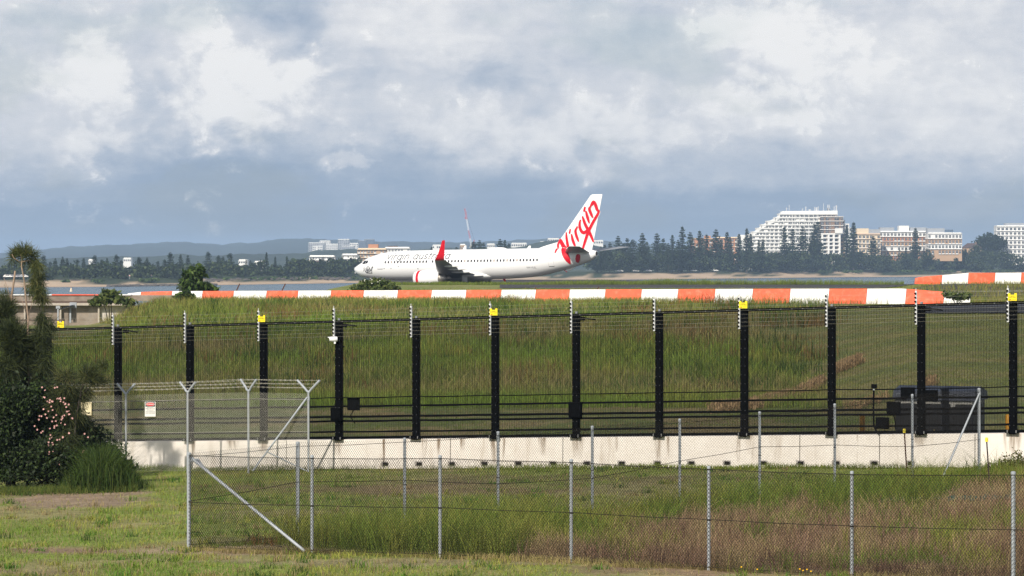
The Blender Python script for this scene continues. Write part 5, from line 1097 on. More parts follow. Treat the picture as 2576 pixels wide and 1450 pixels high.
# casuarinas at the edge
def casuarina(label, stems, sprays, seed, bark, z0=60.0, zj=1.2, dens=1.0, L=.24, w=.006, pal=None):
    Z = z0; b0 = gpt(stems[0][0][0][0], Z); t = empty('casuarina_tree', b0, label, 'tree', 'casuarinas beside the fence'); o = t.location
    for pts, r0, r1 in stems:
        ps = [P(px, py, Z) - o for px, py in pts]; ps[0].z = min(ps[0].z, -.05) if pts[0][1] > 1100 else ps[0].z
        MB().tube(ps, [r0 + (r1 - r0) * i / (len(ps) - 1) for i in range(len(ps))], 7).build('trunk' if r0 > .02 else 'branch', bark, t, smooth=True)
    r = np.random.default_rng(seed); parts = []; s = Z / F
    pal = pal if pal is not None else [(.07, .09, .026), (.09, .11, .032), (.05, .065, .02), (.14, .135, .04)]
    for px, py, rx, ry, n, mode in sprays:
        n = int(n * dens); d = r.normal(size=(n, 3)); d /= np.linalg.norm(d, axis=1)[:, None]; q = np.array(P(px, py, Z + r.uniform(-zj, zj))) + d * np.array([rx * s, rx * s * .9, ry * s]) * (r.uniform(0, 1, n) ** .45)[:, None] * .8
        if mode == 'up': dirs = d * .6 + np.array([0, 0, .55]) + r.normal(size=(n, 3)) * .45
        elif mode == 'down': dirs = d * .45 + np.array([0, 0, -.6]) + r.normal(size=(n, 3)) * .45
        else: dirs = d + r.normal(size=(n, 3)) * .5
        dirs /= np.linalg.norm(dirs, axis=1)[:, None]; parts.append(strips(q, dirs, r.uniform(.5, 1.2, n) * L, w, pal, seed + px, .15))
    V, f, c = merge(parts); ob('foliage', npmesh('foliage', rel(V, o), f, MAT_LEAF, c), t); return t
casuarina('wispy casuarina with a bare pale trunk and tufted top above the barrier', [([(72, 1160), (74, 1000), (70, 850), (71, 800), (66, 760), (63, 730), (60, 700), (54, 670), (55, 655), (52, 640)], .035, .014), ([(52, 660), (35, 650), (30, 640)], .012, .008), ([(52, 660), (75, 655), (90, 668), (95, 690)], .012, .008), ([(70, 800), (80, 765), (90, 745)], .012, .006), ([(66, 790), (58, 765), (52, 745)], .010, .005)],
          [(45, 640, 18, 14, 200, 'up'), (60, 632, 18, 14, 200, 'up'), (34, 652, 10, 8, 60, 'all'), (68, 652, 18, 14, 140, 'all'), (80, 642, 16, 12, 120, 'up'), (85, 655, 14, 14, 120, 'down'), (92, 668, 16, 18, 180, 'down'), (95, 700, 16, 26, 260, 'down'), (100, 730, 18, 22, 260, 'down'), (108, 752, 16, 12, 160, 'down'), (75, 725, 14, 16, 110, 'down'), (36, 645, 10, 8, 60, 'up'), (88, 715, 12, 40, 120, 'down')], 101, PALEBARK, 82.0, .3, dens=1.5, L=.30, w=.010)
casuarina('broken bare casuarina stump with a snapped pale top at the picture edge', [([(26, 1150), (33, 950), (30, 800), (29, 745), (33, 720), (36, 700), (38, 682)], .04, .025), ([(30, 760), (20, 730), (10, 700)], .012, .006)], [(14, 745, 18, 14, 120, 'up'), (22, 770, 20, 22, 200, 'all')], 102, PALEBARK, 82.2, .3, dens=1.5, L=.30, w=.010)
casuarina('dark bushy casuarina filling the corner above the pink-flowered shrub', [([(20, 1190), (26, 1000), (20, 860)], .07, .03), ([(70, 1190), (75, 1000), (80, 850)], .05, .02), ([(118, 1180), (122, 1000), (112, 880)], .045, .02)],
          [(10, 800, 30, 60, 700, 'up'), (30, 850, 46, 50, 900, 'up'), (55, 890, 48, 46, 900, 'all'), (15, 930, 40, 50, 800, 'down'), (75, 935, 45, 40, 700, 'down'), (100, 860, 28, 46, 450, 'down'), (112, 930, 26, 60, 450, 'down'), (120, 820, 18, 30, 150, 'down'), (40, 985, 60, 30, 600, 'all'), (0, 1010, 50, 50, 500, 'all'), (105, 800, 14, 26, 120, 'down')], 103, DARKBARK, 81.6, 1.0, dens=3.0, L=.32, w=.010,
          pal=[(.022, .034, .012), (.03, .042, .015), (.045, .058, .018), (.07, .085, .022)])
casuarina('feathery young casuarina leaning over the cream notice board', [([(185, 1180), (190, 1060), (205, 980), (225, 925)], .03, .01), ([(190, 1060), (170, 1000), (160, 940)], .018, .008), ([(200, 1000), (240, 960), (258, 940)], .012, .006)],
          [(225, 945, 30, 28, 330, 'up'), (200, 985, 40, 35, 420, 'down'), (165, 960, 30, 40, 330, 'all'), (185, 1040, 40, 40, 450, 'down'), (210, 1070, 26, 36, 300, 'down'), (245, 960, 22, 16, 170, 'up'), (150, 1010, 36, 44, 340, 'all'), (170, 1110, 36, 40, 360, 'down'), (260, 925, 10, 18, 90, 'up')], 104, DARKBARK, 80.0, .6, dens=2.0, L=.30, w=.009, pal=[(.04, .055, .018), (.06, .075, .022), (.095, .10, .03), (.025, .035, .012)])
# dark leafy shrub in that corner with pink flowers
def shrub():
    Z = 80.5; s = Z / F; b0 = gpt(110, Z); t = empty('flowering_shrub', b0, 'dense dark green shrub dotted with small pink flowers beside the barbed wire fence', 'shrub'); o = t.location; r = np.random.default_rng(5)
    cl = [(20, 1080, 70, 90), (90, 1060, 60, 90), (150, 1090, 60, 80), (60, 1150, 90, 52), (130, 1152, 80, 50), (190, 1140, 50, 50), (10, 1160, 60, 50), (-20, 1100, 60, 100), (30, 1020, 60, 60), (200, 1100, 40, 50), (250, 1150, 50, 36), (60, 1190, 100, 20), (180, 1185, 80, 18), (225, 1110, 45, 50), (275, 1150, 45, 36), (310, 1172, 30, 18), (110, 1005, 45, 45), (150, 1020, 40, 50), (90, 1120, 80, 60), (235, 1160, 45, 30)]
    cen = [np.array(P(a, b, Z + r.uniform(-.8, .8))) for a, b, _, _ in cl]; rad = [(q * s, q * s * .9, w * s) for _, _, q, w in cl]
    V, f, c = leafcloud(cen, rad, 60000, .052, [(.018, .034, .010), (.028, .05, .013), (.012, .022, .008), (.05, .08, .02), (.022, .03, .012)], 7, .2, 2.0, .45)
    ob('foliage', npmesh('foliage', rel(V, o), f, MAT_LEAF, c), t)
    for i in range(9):
        a, b = cl[i][:2]; MB().tube([Vector((r.uniform(-1, 1), r.uniform(-.4, .4), -.05)), P(a, b + 20, Z) - o, P(a + r.uniform(-25, 25), b - 30, Z) - o], [.03, .018, .006], 6).build('stem', DARKBARK, t)
    pk = mat('pink_petal', (.60, .33, .30), .6, var=.2, scale=20); fl = MB()
    for k in range(6): a = k * math.pi / 3; fl.add([(0, 0, .0), (math.cos(a - .45) * .02, math.sin(a - .45) * .02, .008), (math.cos(a) * .028, math.sin(a) * .028, .012), (math.cos(a + .45) * .02, math.sin(a + .45) * .02, .008)], [(0, 1, 2, 3)])
    fl = fl.mesh('flower', pk)
    spots = [(118, 990), (128, 985), (100, 1003), (110, 1012), (125, 1005), (138, 1000), (150, 1003), (158, 1010), (150, 1020), (165, 1015), (140, 1022), (120, 1030), (108, 1040), (135, 1045), (150, 1040), (162, 1032), (170, 1045), (128, 1062), (140, 1070), (120, 1085), (112, 1095), (130, 1095), (145, 1088), (155, 1100), (125, 1110), (140, 1112), (105, 1068), (172, 1060), (160, 1070), (95, 1050), (185, 1030), (178, 1022), (150, 1130), (138, 1140), (120, 1130), (205, 1135), (145, 1160), (225, 1090), (115, 1050), (168, 1090)]; spots = [(a + r.uniform(-14, 14), b + r.uniform(-10, 10)) for a, b in spots]
    for a, b in spots:
        for _ in range(2):
            p = P(a + r.uniform(-8, 8), b + r.uniform(-6, 6), Z - 1.0 + r.uniform(-.25, .15)) ; ob('flower', fl, t, p - o, (R(70) + r.uniform(-.5, .5), r.uniform(-.5, .5), r.uniform(-.5, .5)))
    # reeds and long grass spilling from its foot
    n = 6000; px = 258 + r.normal(0, 40, n); Zr = 79.3 + r.normal(0, .7, n); x = X(px, Zr); pal = np.array([(.04, .075, .016), (.06, .10, .02), (.09, .12, .03), (.03, .05, .014)])
    V, f, c = blades(x, Zr, gz(x, Zr) - .05, r.uniform(.4, 1.35, n) * (1.2 - np.abs(px - 250) / 130).clip(.25), np.full(n, .018), pal[r.integers(0, 4, n)], .75, 9)
    g = ob('reed_clump', npmesh('reed_clump', V, f, MAT_GRASS, c)); tag(g, 'clump of long arching grass at the foot of the flowering shrub', 'grass clump')
    n = 5000; px = r.uniform(-30, 345, n); Zr = 78.3 + r.normal(0, .5, n); x = X(px, Zr)
    V, f, c = blades(x, Zr, gz(x, Zr) - .05, r.uniform(.08, .3, n), np.full(n, .013), (np.array([(.07, .11, .022), (.13, .15, .035)])[r.integers(0, 2, n)]), .7, 10); ob('ground_cover', npmesh('ground_cover', rel(V, o), f, MAT_GRASS, c), t)['kind'] = 'stuff'
shrub()
def bush(name, label, Z, cl, n, size, pal, seed, stems=3, group=None, cat='bush'):
    s = Z / F; cx = sum(c[0] for c in cl) / len(cl); b0 = gpt(cx, Z); t = empty(name, b0, label, cat, group); o = t.location; r = np.random.default_rng(seed)
    cen = [np.array(P(a, b, Z + r.uniform(-.4, .4))) for a, b, _, _ in cl]; rad = [(q * s, q * s, w * s) for _, _, q, w in cl]
    V, f, c = leafcloud(cen, rad, n, size, pal, seed, .25, 2.0, .35); ob('foliage', npmesh('foliage', rel(V, o), f, MAT_LEAF, c), t)
    for i in range(stems):
        a, b = cl[i % len(cl)][:2]; top = P(a, b, Z) - o; MB().tube([Vector((r.uniform(-.2, .2), 0, -.1)), top * .6 + Vector((r.uniform(-.1, .1), 0, 0)), top], [.04, .025, .01], 6).build('stem', DARKBARK, t)
    return t
G1 = [(.055, .085, .018), (.085, .115, .026), (.12, .145, .035), (.03, .05, .012)]; G2 = [(.03, .06, .012), (.05, .09, .016), (.08, .13, .022), (.018, .035, .008)]
bush('bush', 'rounded olive bush with pale blossom before the aircraft nose', 252, [(905, 725, 22, 9), (932, 717, 24, 12), (965, 718, 22, 12), (988, 725, 20, 8), (945, 727, 46, 8), (948, 708, 13, 8), (922, 711, 10, 7)], 2600, .16, G1, 201)
bush('bush', 'upright glossy dark green bush standing over the water by the barrier', 246, [(470, 715, 18, 14), (480, 697, 16, 18), (497, 690, 16, 18), (505, 682, 10, 14), (475, 688, 8, 8), (515, 722, 20, 8), (490, 722, 36, 12), (462, 722, 16, 9), (535, 727, 16, 6)], 1700, .26, G2, 202)
bush('bush', 'loose leafy bush growing over the end of the striped barrier', 224, [(270, 750, 22, 14), (285, 742, 16, 12), (255, 757, 24, 12), (300, 756, 22, 10), (325, 762, 18, 8), (240, 762, 14, 9), (266, 736, 10, 8)], 1100, .2, G1, 203)
bush('bush', 'dark spiky tussock against the white part of the barrier', 228, [(462, 745, 16, 10), (478, 747, 14, 9), (450, 748, 12, 8), (468, 738, 12, 8)], 700, .16, G2, 204)
bush('bush', 'scrubby weed clump at the tapered end of the striped barrier', 219, [(2390, 742, 16, 8), (2410, 748, 22, 9), (2430, 744, 14, 8)], 700, .15, G1, 205)
bush('bush', 'tangle of weeds against the concrete wall beyond the braced end post', 75.5, [(2500, 1178, 26, 16), (2530, 1168, 26, 22), (2560, 1160, 24, 28), (2580, 1170, 30, 26), (2545, 1185, 40, 14)], 1500, .035, [(.09, .085, .03), (.06, .07, .022), (.14, .12, .05)], 206)
# white blossom on the bush before the nose, yellow daisies by the front fence
r_ = random.Random(12); bl = MB()
for i in range(7): c = P(r_.gauss(940, 16), r_.gauss(706, 4), 250.2); bl.box(c, (.07, .06, .06))
tagb = bl.build('blossom', mat('white_petal', (.75, .74, .68), .6)); tagb.parent = [o for o in bpy.data.objects if o.name == 'bush'][0]; tagb.matrix_parent_inverse = tagb.parent.matrix_basis.inverted(); tagb['kind'] = 'stuff'
dm = MB().lathe([(0, 0), (.004, .013), (0, .016)], 8, 'z').add([(0, 0, .003)], []).mesh('daisy', mat('yellow_petal', (.72, .42, .01), .6)); st = MB().tube([(0, 0, -.16), (.01, 0, 0)], .003, 4).mesh('daisy_stem', mat('stem_green', (.06, .1, .02)))
k = 0
for px, y in [(1865, 1426), (1905, 1432), (2012, 1430), (2020, 1434), (2030, 1431), (2040, 1436)]:
    Z = F * 5.2 / (y - YH) * .985; p = gpt(px, Z, .17); o = empty('daisy', p, 'small yellow daisy in the weeds along the front fence', 'flower', 'yellow daisies along the front fence'); ob('flower_head', dm, o, None, (R(35), 0, 0)); ob('stem', st, o)
# ------------------------------------------------------------------ far shore: pines, scrub, buildings
FB = mat('far_bark', (.07, .055, .045), .9, var=.2)
def pine_proto(seed, slim, dense, gappy=.0):
    """unit-height Norfolk pine: tiers of near-level branches carrying short tufts, narrowing to a fine tip"""
    r = np.random.default_rng(seed); tiers = int(24 * dense); base = []; dirs = []; Ls = []; ws = []
    for i in range(tiers):
        h = .06 + .93 * (max(i + r.uniform(-.25, .25), 0) / tiers) ** .92; t = max(1 - h, 0); rad = slim * (t ** .8) * r.uniform(.7, 1.15) + .004; nb = 8
        if h < .25: rad *= .55 + 1.8 * max(h, 0)
        if r.uniform() < gappy: rad *= .5
        for j in range(nb):
            a = 2 * math.pi * (j + r.uniform(-.35, .35)) / nb + i * .7; rr = rad * r.uniform(.55, 1.15); m = max(3, int(3 + 26 * rr))
            q = np.linspace(.1, 1.0, m); p = np.stack([np.cos(a) * rr * q, np.sin(a) * rr * q, h - .22 * q * rr + .20 * q ** 2 * rr], 1) + r.normal(0, .003, (m, 3))
            d = np.stack([np.cos(a) * np.full(m, .85), np.sin(a) * np.full(m, .85), np.full(m, .18)], 1) + r.normal(0, .45, (m, 3)) * np.array([1, 1, .5]); d /= np.linalg.norm(d, axis=1)[:, None]
            base.append(p); dirs.append(d); Ls.append(np.full(m, .020 + .032 * min(1, rr / .1)) * r.uniform(.7, 1.25, m))
    base = np.concatenate(base); dirs = np.concatenate(dirs); Ls = np.concatenate(Ls)
    a = strips(base, dirs, Ls * 1.15, .026, [(.026, .046, .022), (.040, .066, .030), (.015, .026, .014), (.060, .084, .036)], seed + 1); b = strips(base, -dirs[::-1] * .3 + dirs * .7 + np.array([0, 0, .1]), Ls * 1.05, .023, [(.02, .034, .02), (.03, .048, .026)], seed + 2)
    V, f, c = merge([a, b]); crown = npmesh('crown', V, f, MAT_FAR_LEAF, c); trunk = MB().tube([(0, 0, -.03), (0, 0, .5), (0, 0, 1.0)], [.016, .010, .0015], 6).mesh('trunk', FB); return crown, trunk
PINES = [pine_proto(1, .25, 1.0, .1), pine_proto(2, .19, 1.05, .2), pine_proto(3, .32, .95, .1), pine_proto(4, .14, 1.2, .1), pine_proto(5, .40, .9, .15)]
def far_base(px, Zoff):
    u = (px - CX) / F; return float(shore_Z(u)) + Zoff
def pine(px, ytop, Zoff, kind, label, group, base_z=4.6, rz=0.0):
    Z = far_base(px, Zoff); top = CZ - (ytop - YH) / F * Z; h = top - base_z; t = empty('pine_tree', (X(px, Z), Z, base_z), label, 'tree', group, rz); t.scale = (h, h, h)
    ob('crown', PINES[kind][0], t); ob('trunk', PINES[kind][1], t)
c3 = lambda x, y: (x * .3663, 566 + y * .3663); c2 = lambda x, y: (1509.4 + x * .4140, 490.6 + y * .4140)
left = [(15, 300), (60, 290), (100, 250), (140, 245), (190, 260), (235, 240), (300, 205), (345, 250), (380, 225), (430, 215), (460, 225), (490, 270), (530, 235), (575, 225), (610, 262), (650, 205), (700, 235), (735, 225), (800, 200), (832, 240), (955, 215), (1010, 222), (1085, 245), (1130, 235), (1170, 185), (1240, 200), (1290, 205), (1330, 262), (1360, 245), (1430, 180), (1500, 205), (1530, 215), (1580, 190)]
left2 = [(1690, 235), (1720, 240), (1790, 235), (1830, 185), (1890, 215), (1970, 212), (2010, 225), (2060, 250), (2220, 220), (2190, 250), (2380, 240), (2290, 275)]
rp = random.Random(21)
for i, (x, y) in enumerate(left):
    px, py = c3(x, y); pine(px, py, rp.uniform(110, 260), rp.choice([0, 2, 2, 4, 4]), f'{ORD[i]} pine in the dark shoreline row counting from the casuarina side', 'pines on the shore opposite the barrier end', rz=rp.uniform(0, 6))
for i, (x, y) in enumerate(left2):
    px, py = c3(x, y); pine(px, py, rp.uniform(95, 160), rp.choice([1, 0, 3, 1]), f'{ORD[i]} slim pine along the promenade leading up to the aircraft nose', 'pines before the brown apartments', rz=rp.uniform(0, 6))
mid = [(1192, 606, 4), (1206, 603, 0), (1216, 609, 2), (1258, 600, 0), (1270, 602, 1), (1280, 611, 2), (1148, 621, 0), (1086, 620, 1)]
for i, (px, py, kd) in enumerate(mid): pine(px, py, rp.uniform(160, 300), kd, f'{ORD[i]} pine top showing over the white fuselage counting from the crane', 'pines showing over the fuselage', rz=rp.uniform(0, 6))
right = [(5, 310, 0), (30, 300, 2), (60, 285, 0), (110, 245, 0), (140, 290, 2), (165, 258, 2), (200, 265, 4), (258, 228, 0), (285, 280, 2), (345, 230, 0), (385, 260, 2), (415, 290, 0), (440, 238, 1), (475, 270, 0), (500, 185, 1), (548, 222, 0), (605, 212, 1), (625, 260, 0), (648, 235, 1), (705, 205, 0), (735, 265, 1), (772, 220, 1), (790, 250, 3)]
for i, (x, y, kd) in enumerate(right): px, py = c2(x, y); pine(px, py, rp.uniform(70, 150), kd, f'{ORD[i]} tall pine between the aircraft tail and the white hotel', 'pines between the tail and the hotel', 5.2, rp.uniform(0, 6))
hotel_p = [(845, 232, 3), (892, 197, 3), (915, 230, 3), (965, 270, 3), (990, 265, 3), (1120, 190, 1), (1170, 200, 1), (1232, 190, 0), (1305, 170, 1), (1325, 155, 1), (1500, 185, 3), (1540, 160, 3), (1660, 245, 2), (1917, 195, 1), (1860, 320, 0), (1290, 230, 0), (1995, 300, 2)]
for i, (x, y, kd) in enumerate(hotel_p): px, py = c2(x, y); pine(px, py, rp.uniform(60, 110), kd, f'{ORD[i]} dark pine standing before the white hotel and its neighbours', 'pines before the hotel', 5.4, rp.uniform(0, 6))
def scrub(name, label, spec, n, size, pal, seed):
    r = np.random.default_rng(seed); cen = []; rad = []
    for px, y, rx, ry, zo in spec: Z = far_base(px, zo); s = Z / F; cen.append(np.array(P(px, y, Z))); rad.append((rx * s, rx * s, ry * s))
    V, f, c = leafcloud(cen, rad, n, size, pal, seed, .3, 1.5, .5); tag(ob(name, npmesh(name, V, f, MAT_FAR_LEAF, c)), label, 'scrub', kind='stuff')
rs = random.Random(8); sp = []
for i in range(380):
    px = rs.uniform(-40, 890); y0 = np.interp(px, [0, 280, 560, 880], [699, 697, 694, 692]); sp.append((px, y0 - rs.uniform(-2, 30) * (.4 + .6 * abs(math.sin(px * .031))), rs.uniform(8, 18), rs.uniform(6, 14), rs.uniform(70, 170)))
for i in range(260):
    px = rs.uniform(1480, 2000); sp.append((px, 676 - rs.uniform(0, 34), rs.uniform(8, 16), rs.uniform(6, 14), rs.uniform(85, 170)))
for i in range(330):
    px = rs.uniform(1915, 2640); sp.append((px, 677 - rs.uniform(0, 36) * np.interp(px, [1900, 2000, 2300, 2576], [.4, 1, .9, 1.1]), rs.uniform(9, 18), rs.uniform(6, 12), rs.uniform(55, 130)))
for i in range(60):
    px = rs.uniform(2420, 2640); sp.append((px, 650 - rs.uniform(0, 40) * np.interp(px, [2420, 2480, 2576], [.3, 1, .7]), rs.uniform(9, 20), rs.uniform(8, 14), rs.uniform(95, 150)))
for i in range(90): px = rs.uniform(735, 905); sp.append((px, 690 - rs.uniform(0, 34), rs.uniform(7, 13), rs.uniform(6, 10), rs.uniform(85, 140)))
scrub('coastal_scrub', 'dense dark scrub and low trees behind the far beach', sp, 100000, 1.25, [(.024, .040, .018), (.040, .062, .024), (.014, .022, .012), (.065, .085, .034)], 31)
sp = [(rs.choice([rs.gauss(150, 18), rs.gauss(245, 12), rs.gauss(375, 10), rs.gauss(560, 14), rs.gauss(700, 60), rs.gauss(830, 40), rs.gauss(2150, 60), rs.gauss(2400, 60)]), 0, rs.uniform(6, 12), rs.uniform(2.2, 4), rs.uniform(36, 60)) for _ in range(70)]
sp = [(a, float(np.interp(a, [0, 280, 560, 880, 1500, 2100, 2576], [709, 707, 702, 700, 695, 684, 682])), c, d, e) for a, b, c, d, e in sp]
scrub('dune_plants', 'bright green creeping plants on the dunes above the beach', sp, 6000, .9, [(.06, .10, .03), (.08, .12, .035), (.04, .07, .022)], 33)
# rocks along the water's edge
def rocks():
    r = random.Random(4); mb = MB(); m = mat('shore_rock', (.11, .10, .095), .9, var=.3); 
    def rock(c, s): 
        vs = []; 
        for k in range(8): a = (Vector(((k & 1) - .5, ((k >> 1) & 1) - .5, ((k >> 2) & 1) - .5)) * 2); vs.append(Vector(c) + Vector((a.x * s * r.uniform(.5, 1), a.y * s * r.uniform(.5, 1), a.z * s * .6 * r.uniform(.5, 1))))
        mb.add(vs, [(0, 1, 3, 2), (4, 6, 7, 5), (0, 4, 5, 1), (2, 3, 7, 6), (0, 2, 6, 4), (1, 5, 7, 3)])
    for i in range(330): px = r.uniform(270, 545); Z = far_base(px, r.uniform(-9, 5)); rock((X(px, Z), Z, r.uniform(0, .6)), r.uniform(.5, 1.1))
    for i in range(260): px = r.uniform(800, 880) if i < 110 else r.uniform(520, 800); Z = far_base(px, r.uniform(30, 60)); rock((X(px, Z), Z, r.uniform(1.6, 3.0)), r.uniform(.5, 1.0))
    tag(mb.build('shore_rocks', m), 'jumbled dark rocks along the water edge of the far beach', 'rocks', kind='stuff')
rocks()
# ------------------------------------------------------------------ buildings
BW = mat('render_white', (.80, .79, .76), .7, var=.04); BCR = mat('render_cream', (.70, .58, .42), .7, var=.05); BBR = mat('brown_brick', (.25, .165, .115), .8, var=.12); BOR = mat('orange_brick', (.48, .23, .125), .8, var=.12); BGL = mat('dark_glazing', (.04, .05, .065), .2, spec=.6); BGR = mat('grey_render', (.34, .36, .39), .7, var=.06); BRF = mat('red_tile_roof', (.26, .055, .04), .8, var=.15); BDR = mat('dark_tile_roof', (.085, .055, .05), .8, var=.15); BGF = mat('grey_roof', (.32, .33, .35), .7); BTAN = mat('tan_brick', (.48, .32, .20), .8, var=.1); BBL = mat('blue_glass', (.10, .14, .20), .25, spec=.6)
_wm = {}
def wmesh(w, h, m):
    k = (round(w, 2), round(h, 2), m.name)
    if k not in _wm:
        _wm[k] = (MB().b2((-w / 2, -.05, 0), (w / 2, .25, h)).mesh('window', m), MB().b2((-w / 2 - .1, -.9, -.12), (w / 2 + .1, .1, .02)).b2((-w / 2 - .1, -.9, .02), (w / 2 + .1, -.82, .75)).mesh('balcony', BW), MB().b2((-.05, -.09, 0), (.05, -.02, h)).b2((-w / 2, -.09, h * .62), (w / 2, -.02, h * .62 + .08)).mesh('frame', BW))
    return _wm[k]
def block(name, label, px0, px1, ytop, ybase, Z, floors, bays, wm_, cat='building', group=None, balc=.6, gl=BGL, slab=BW, roof=None, depth=16, seed=0, pent=None, ww=.62, wh=.55, frames=True):
    """flat-roofed block facing the water: storeys, slabs, each window a part with its frame"""
    s = Z / F; x0, x1 = X(px0, Z), X(px1, Z); zt, zb = CZ - (ytop - YH) * s, CZ - (ybase - YH) * s; zb = min(zb, zb); o = Vector(((x0 + x1) / 2, Z, zb)); t = empty(name, o, label, cat, group); r = random.Random(seed)
    w = x1 - x0; h = zt - zb; fh = h / floors; bw = w / bays
    for i in range(floors):
        MB().b2((-w / 2, .0, i * fh + (.0 if i else -6)), (w / 2, depth, (i + 1) * fh - .14)).build('storey_wall', wm_ if not isinstance(wm_, list) else wm_[i % len(wm_)], t)
        MB().b2((-w / 2 - .25, -1.0 if balc else -.25, (i + 1) * fh - .14), (w / 2 + .25, depth + .2, (i + 1) * fh + .12)).build('floor_slab', slab, t)
        for j in range(bays):
            if r.random() < .04: continue
            a, b, fr = wmesh(bw * ww, fh * wh, gl); x = -w / 2 + (j + .5) * bw; wn_ = ob('window', a, t, (x, 0, i * fh + fh * .16)); 
            if frames: ob('frame', fr, wn_)
            if r.random() < balc: ob('balcony', b, t, (x, 0, i * fh + .05))
    MB().b2((-w / 2 + .4, .5, h), (w / 2 - .4, depth - .5, h + .9)).build('parapet', roof or slab, t)
    if pent:
        for q0, q1, hh, m in pent: MB().b2((-w / 2 + w * q0, 2, h + .1), (-w / 2 + w * q1, depth - 3, h + hh)).build('roof_plant_room', m, t)
    return t
def hotel():
    Z = 2640.0; s = Z / F; zx = lambda q: 1855.3 + q * .1388; zy = lambda q: 503.1 + q * .1388; o = P(zx(1000), zy(1180), Z); t = empty('hotel', o, 'large white stepped hotel with rooftop antennas on the far shore', 'building'); r = random.Random(2)
    # floor lines in close-up units, with each floor's western end, eastern end
    tops = [265, 330, 395, 460, 525, 590, 655, 720, 785, 850, 915, 1000]; lefts = [760, 690, 545, 440, 360, 275, 200, 150, 120, 110, 110, 90]; rights = [1790, 1500, 1500, 1500, 1500, 1500, 1500, 1500, 1500, 1500, 1500, 1500]
    m_ = lambda q: q * .1388 * s; ox = zx(1000)
    L = lambda q: (zx(q) - zx(1000)) * s; H = lambda q: (zy(1180) - zy(q)) * s
    for i, (tp, l) in enumerate(zip(tops, lefts)):
        bt = tops[i + 1] if i + 1 < len(tops) else 1180; rt = rights[i]
        MB().b2((L(l), 0, H(bt)), (L(rt), 22, H(tp) - .15)).build('storey_wall', BW, t); MB().b2((L(l) - .3, -1.4, H(tp) - .15), (L(rt) + .2, 22.2, H(tp) + .85)).build('balcony_parapet', BW, t)
        fh = H(tp) - H(bt); x = l + 18
        while x < rt - 40:
            w = 62 if x > l + 260 else 40
            if not (l + 100 < x < l + 150 and i in (2, 4, 6)) and r.random() > .04:
                a, b, fr = wmesh(m_(w), fh * .62, BGL); q = ob('window', a, t, (L(x + w / 2), 0, H(bt) + .35)); ob('frame', fr, q)
                if x > l + 260: MB  # party walls below
            x += w + 18
    fin = MB().b2((-.18, -1.5, 0), (.18, .2, H(265) - H(915))).mesh('party_wall', BW)
    for x in (510, 590, 670, 750, 835, 910, 990, 1040, 1120, 1205, 1290, 1370, 1440):
        tp = next(tt for tt, l in zip(tops, lefts) if l + 150 < x); MB().b2((-.22, -1.5, 0), (.22, .2, H(tp) - H(1000))).build('party_wall', BW, t, loc=(L(x), 0, H(1000)))
    MB().prism([(L(755), 1, H(330)), (L(815), 1, H(205)), (L(1815), 1, H(196)), (L(1815), 1, H(330))], (0, 18, 0)).build('plant_storey', BW, t)
    for (xa, ya), (xb, yb) in (((270, 600), (440, 460)), ((520, 405), (690, 328)), ((430, 465), (540, 398)), ((60, 655), (275, 596)), ((680, 330), (770, 262))): MB().prism([(L(xa), -1.2, H(ya)), (L(xb), -1.2, H(yb)), (L(xb), -1.2, H(yb + 70)), (L(xa), -1.2, H(ya + 70))], (0, 1.4, 0)).build('sloping_parapet', BW, t)
    # brown brick eastern wing and white frames under it
    MB().b2((L(1490), -3.5, H(612)), (L(1905), 20, H(300))).build('brick_wing', BBR, t)
    for yy in (310, 385, 465, 540, 612): MB().b2((L(1485), -4.2, H(yy) - .25), (L(1915), 20.2, H(yy) + .25)).build('floor_slab', BW, t)
    for i, yy in enumerate((375, 455, 533, 605)):
        for xa, xb in ((1495, 1555), (1590, 1645), (1665, 1680), (1752, 1830), (1865, 1895)):
            a, b, fr = wmesh(m_(xb - xa), m_(52), BGL); q = ob('window', a, t, (L((xa + xb) / 2), -3.52, H(yy))); ob('frame', fr, q)
    MB().b2((L(1757), -5.5, H(610)), (L(1895), -3.4, H(517))).build('white_box_bay', BW, t)
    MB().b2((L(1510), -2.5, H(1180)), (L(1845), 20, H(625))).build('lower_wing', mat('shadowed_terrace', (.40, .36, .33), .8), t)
    for yy in (622, 690, 765, 830, 905, 980):
        MB().b2((L(1505), -4.4, H(yy) - .5), (L(1850), 1, H(yy) + .5)).build('terrace_slab', BW, t)
    for xx in (1510, 1625, 1720, 1825): MB().b2((L(xx), -4.3, H(1150)), (L(xx) + 1.6, -2.4, H(625))).build('terrace_column', BW, t)
    for i, yy in enumerate((688, 762, 828, 903, 978)):
        for xx in (1560, 1670, 1770): a, b, fr = wmesh(m_(80), m_(46), BGL); ob('window', a, t, (L(xx), -2.55, H(yy)))
    for i, (xa, xb, ya, yb) in enumerate(((1905, 1950, 365, 620), (1950, 2030, 430, 1100), (2030, 2085, 505, 1100), (1845, 1945, 630, 1100))):
        MB().b2((L(xa), 1 + i, H(yb)), (L(xb), 20, H(ya))).build('stepped_terrace', BTAN if i == 3 else BW, t)
        for q in range(int((yb - ya) / 68)):
            a, b, fr = wmesh(m_((xb - xa) * .6), m_(38), BGL); ob('window', a, t, (L((xa + xb) / 2), .98 + i, H(ya + 60 + q * 68)))
    # podium
    MB().b2((L(60), -4, H(1180)), (L(1000), 4, H(1020))).build('podium', BW, t); MB().b2((L(250), -6, H(1150)), (L(760), -3.9, H(1045))).build('glass_awning', mat('pale_glass', (.45, .55, .54), .3), t)
    # antennas on the roof
    am = mat('antenna_grey', (.55, .56, .58), .5)
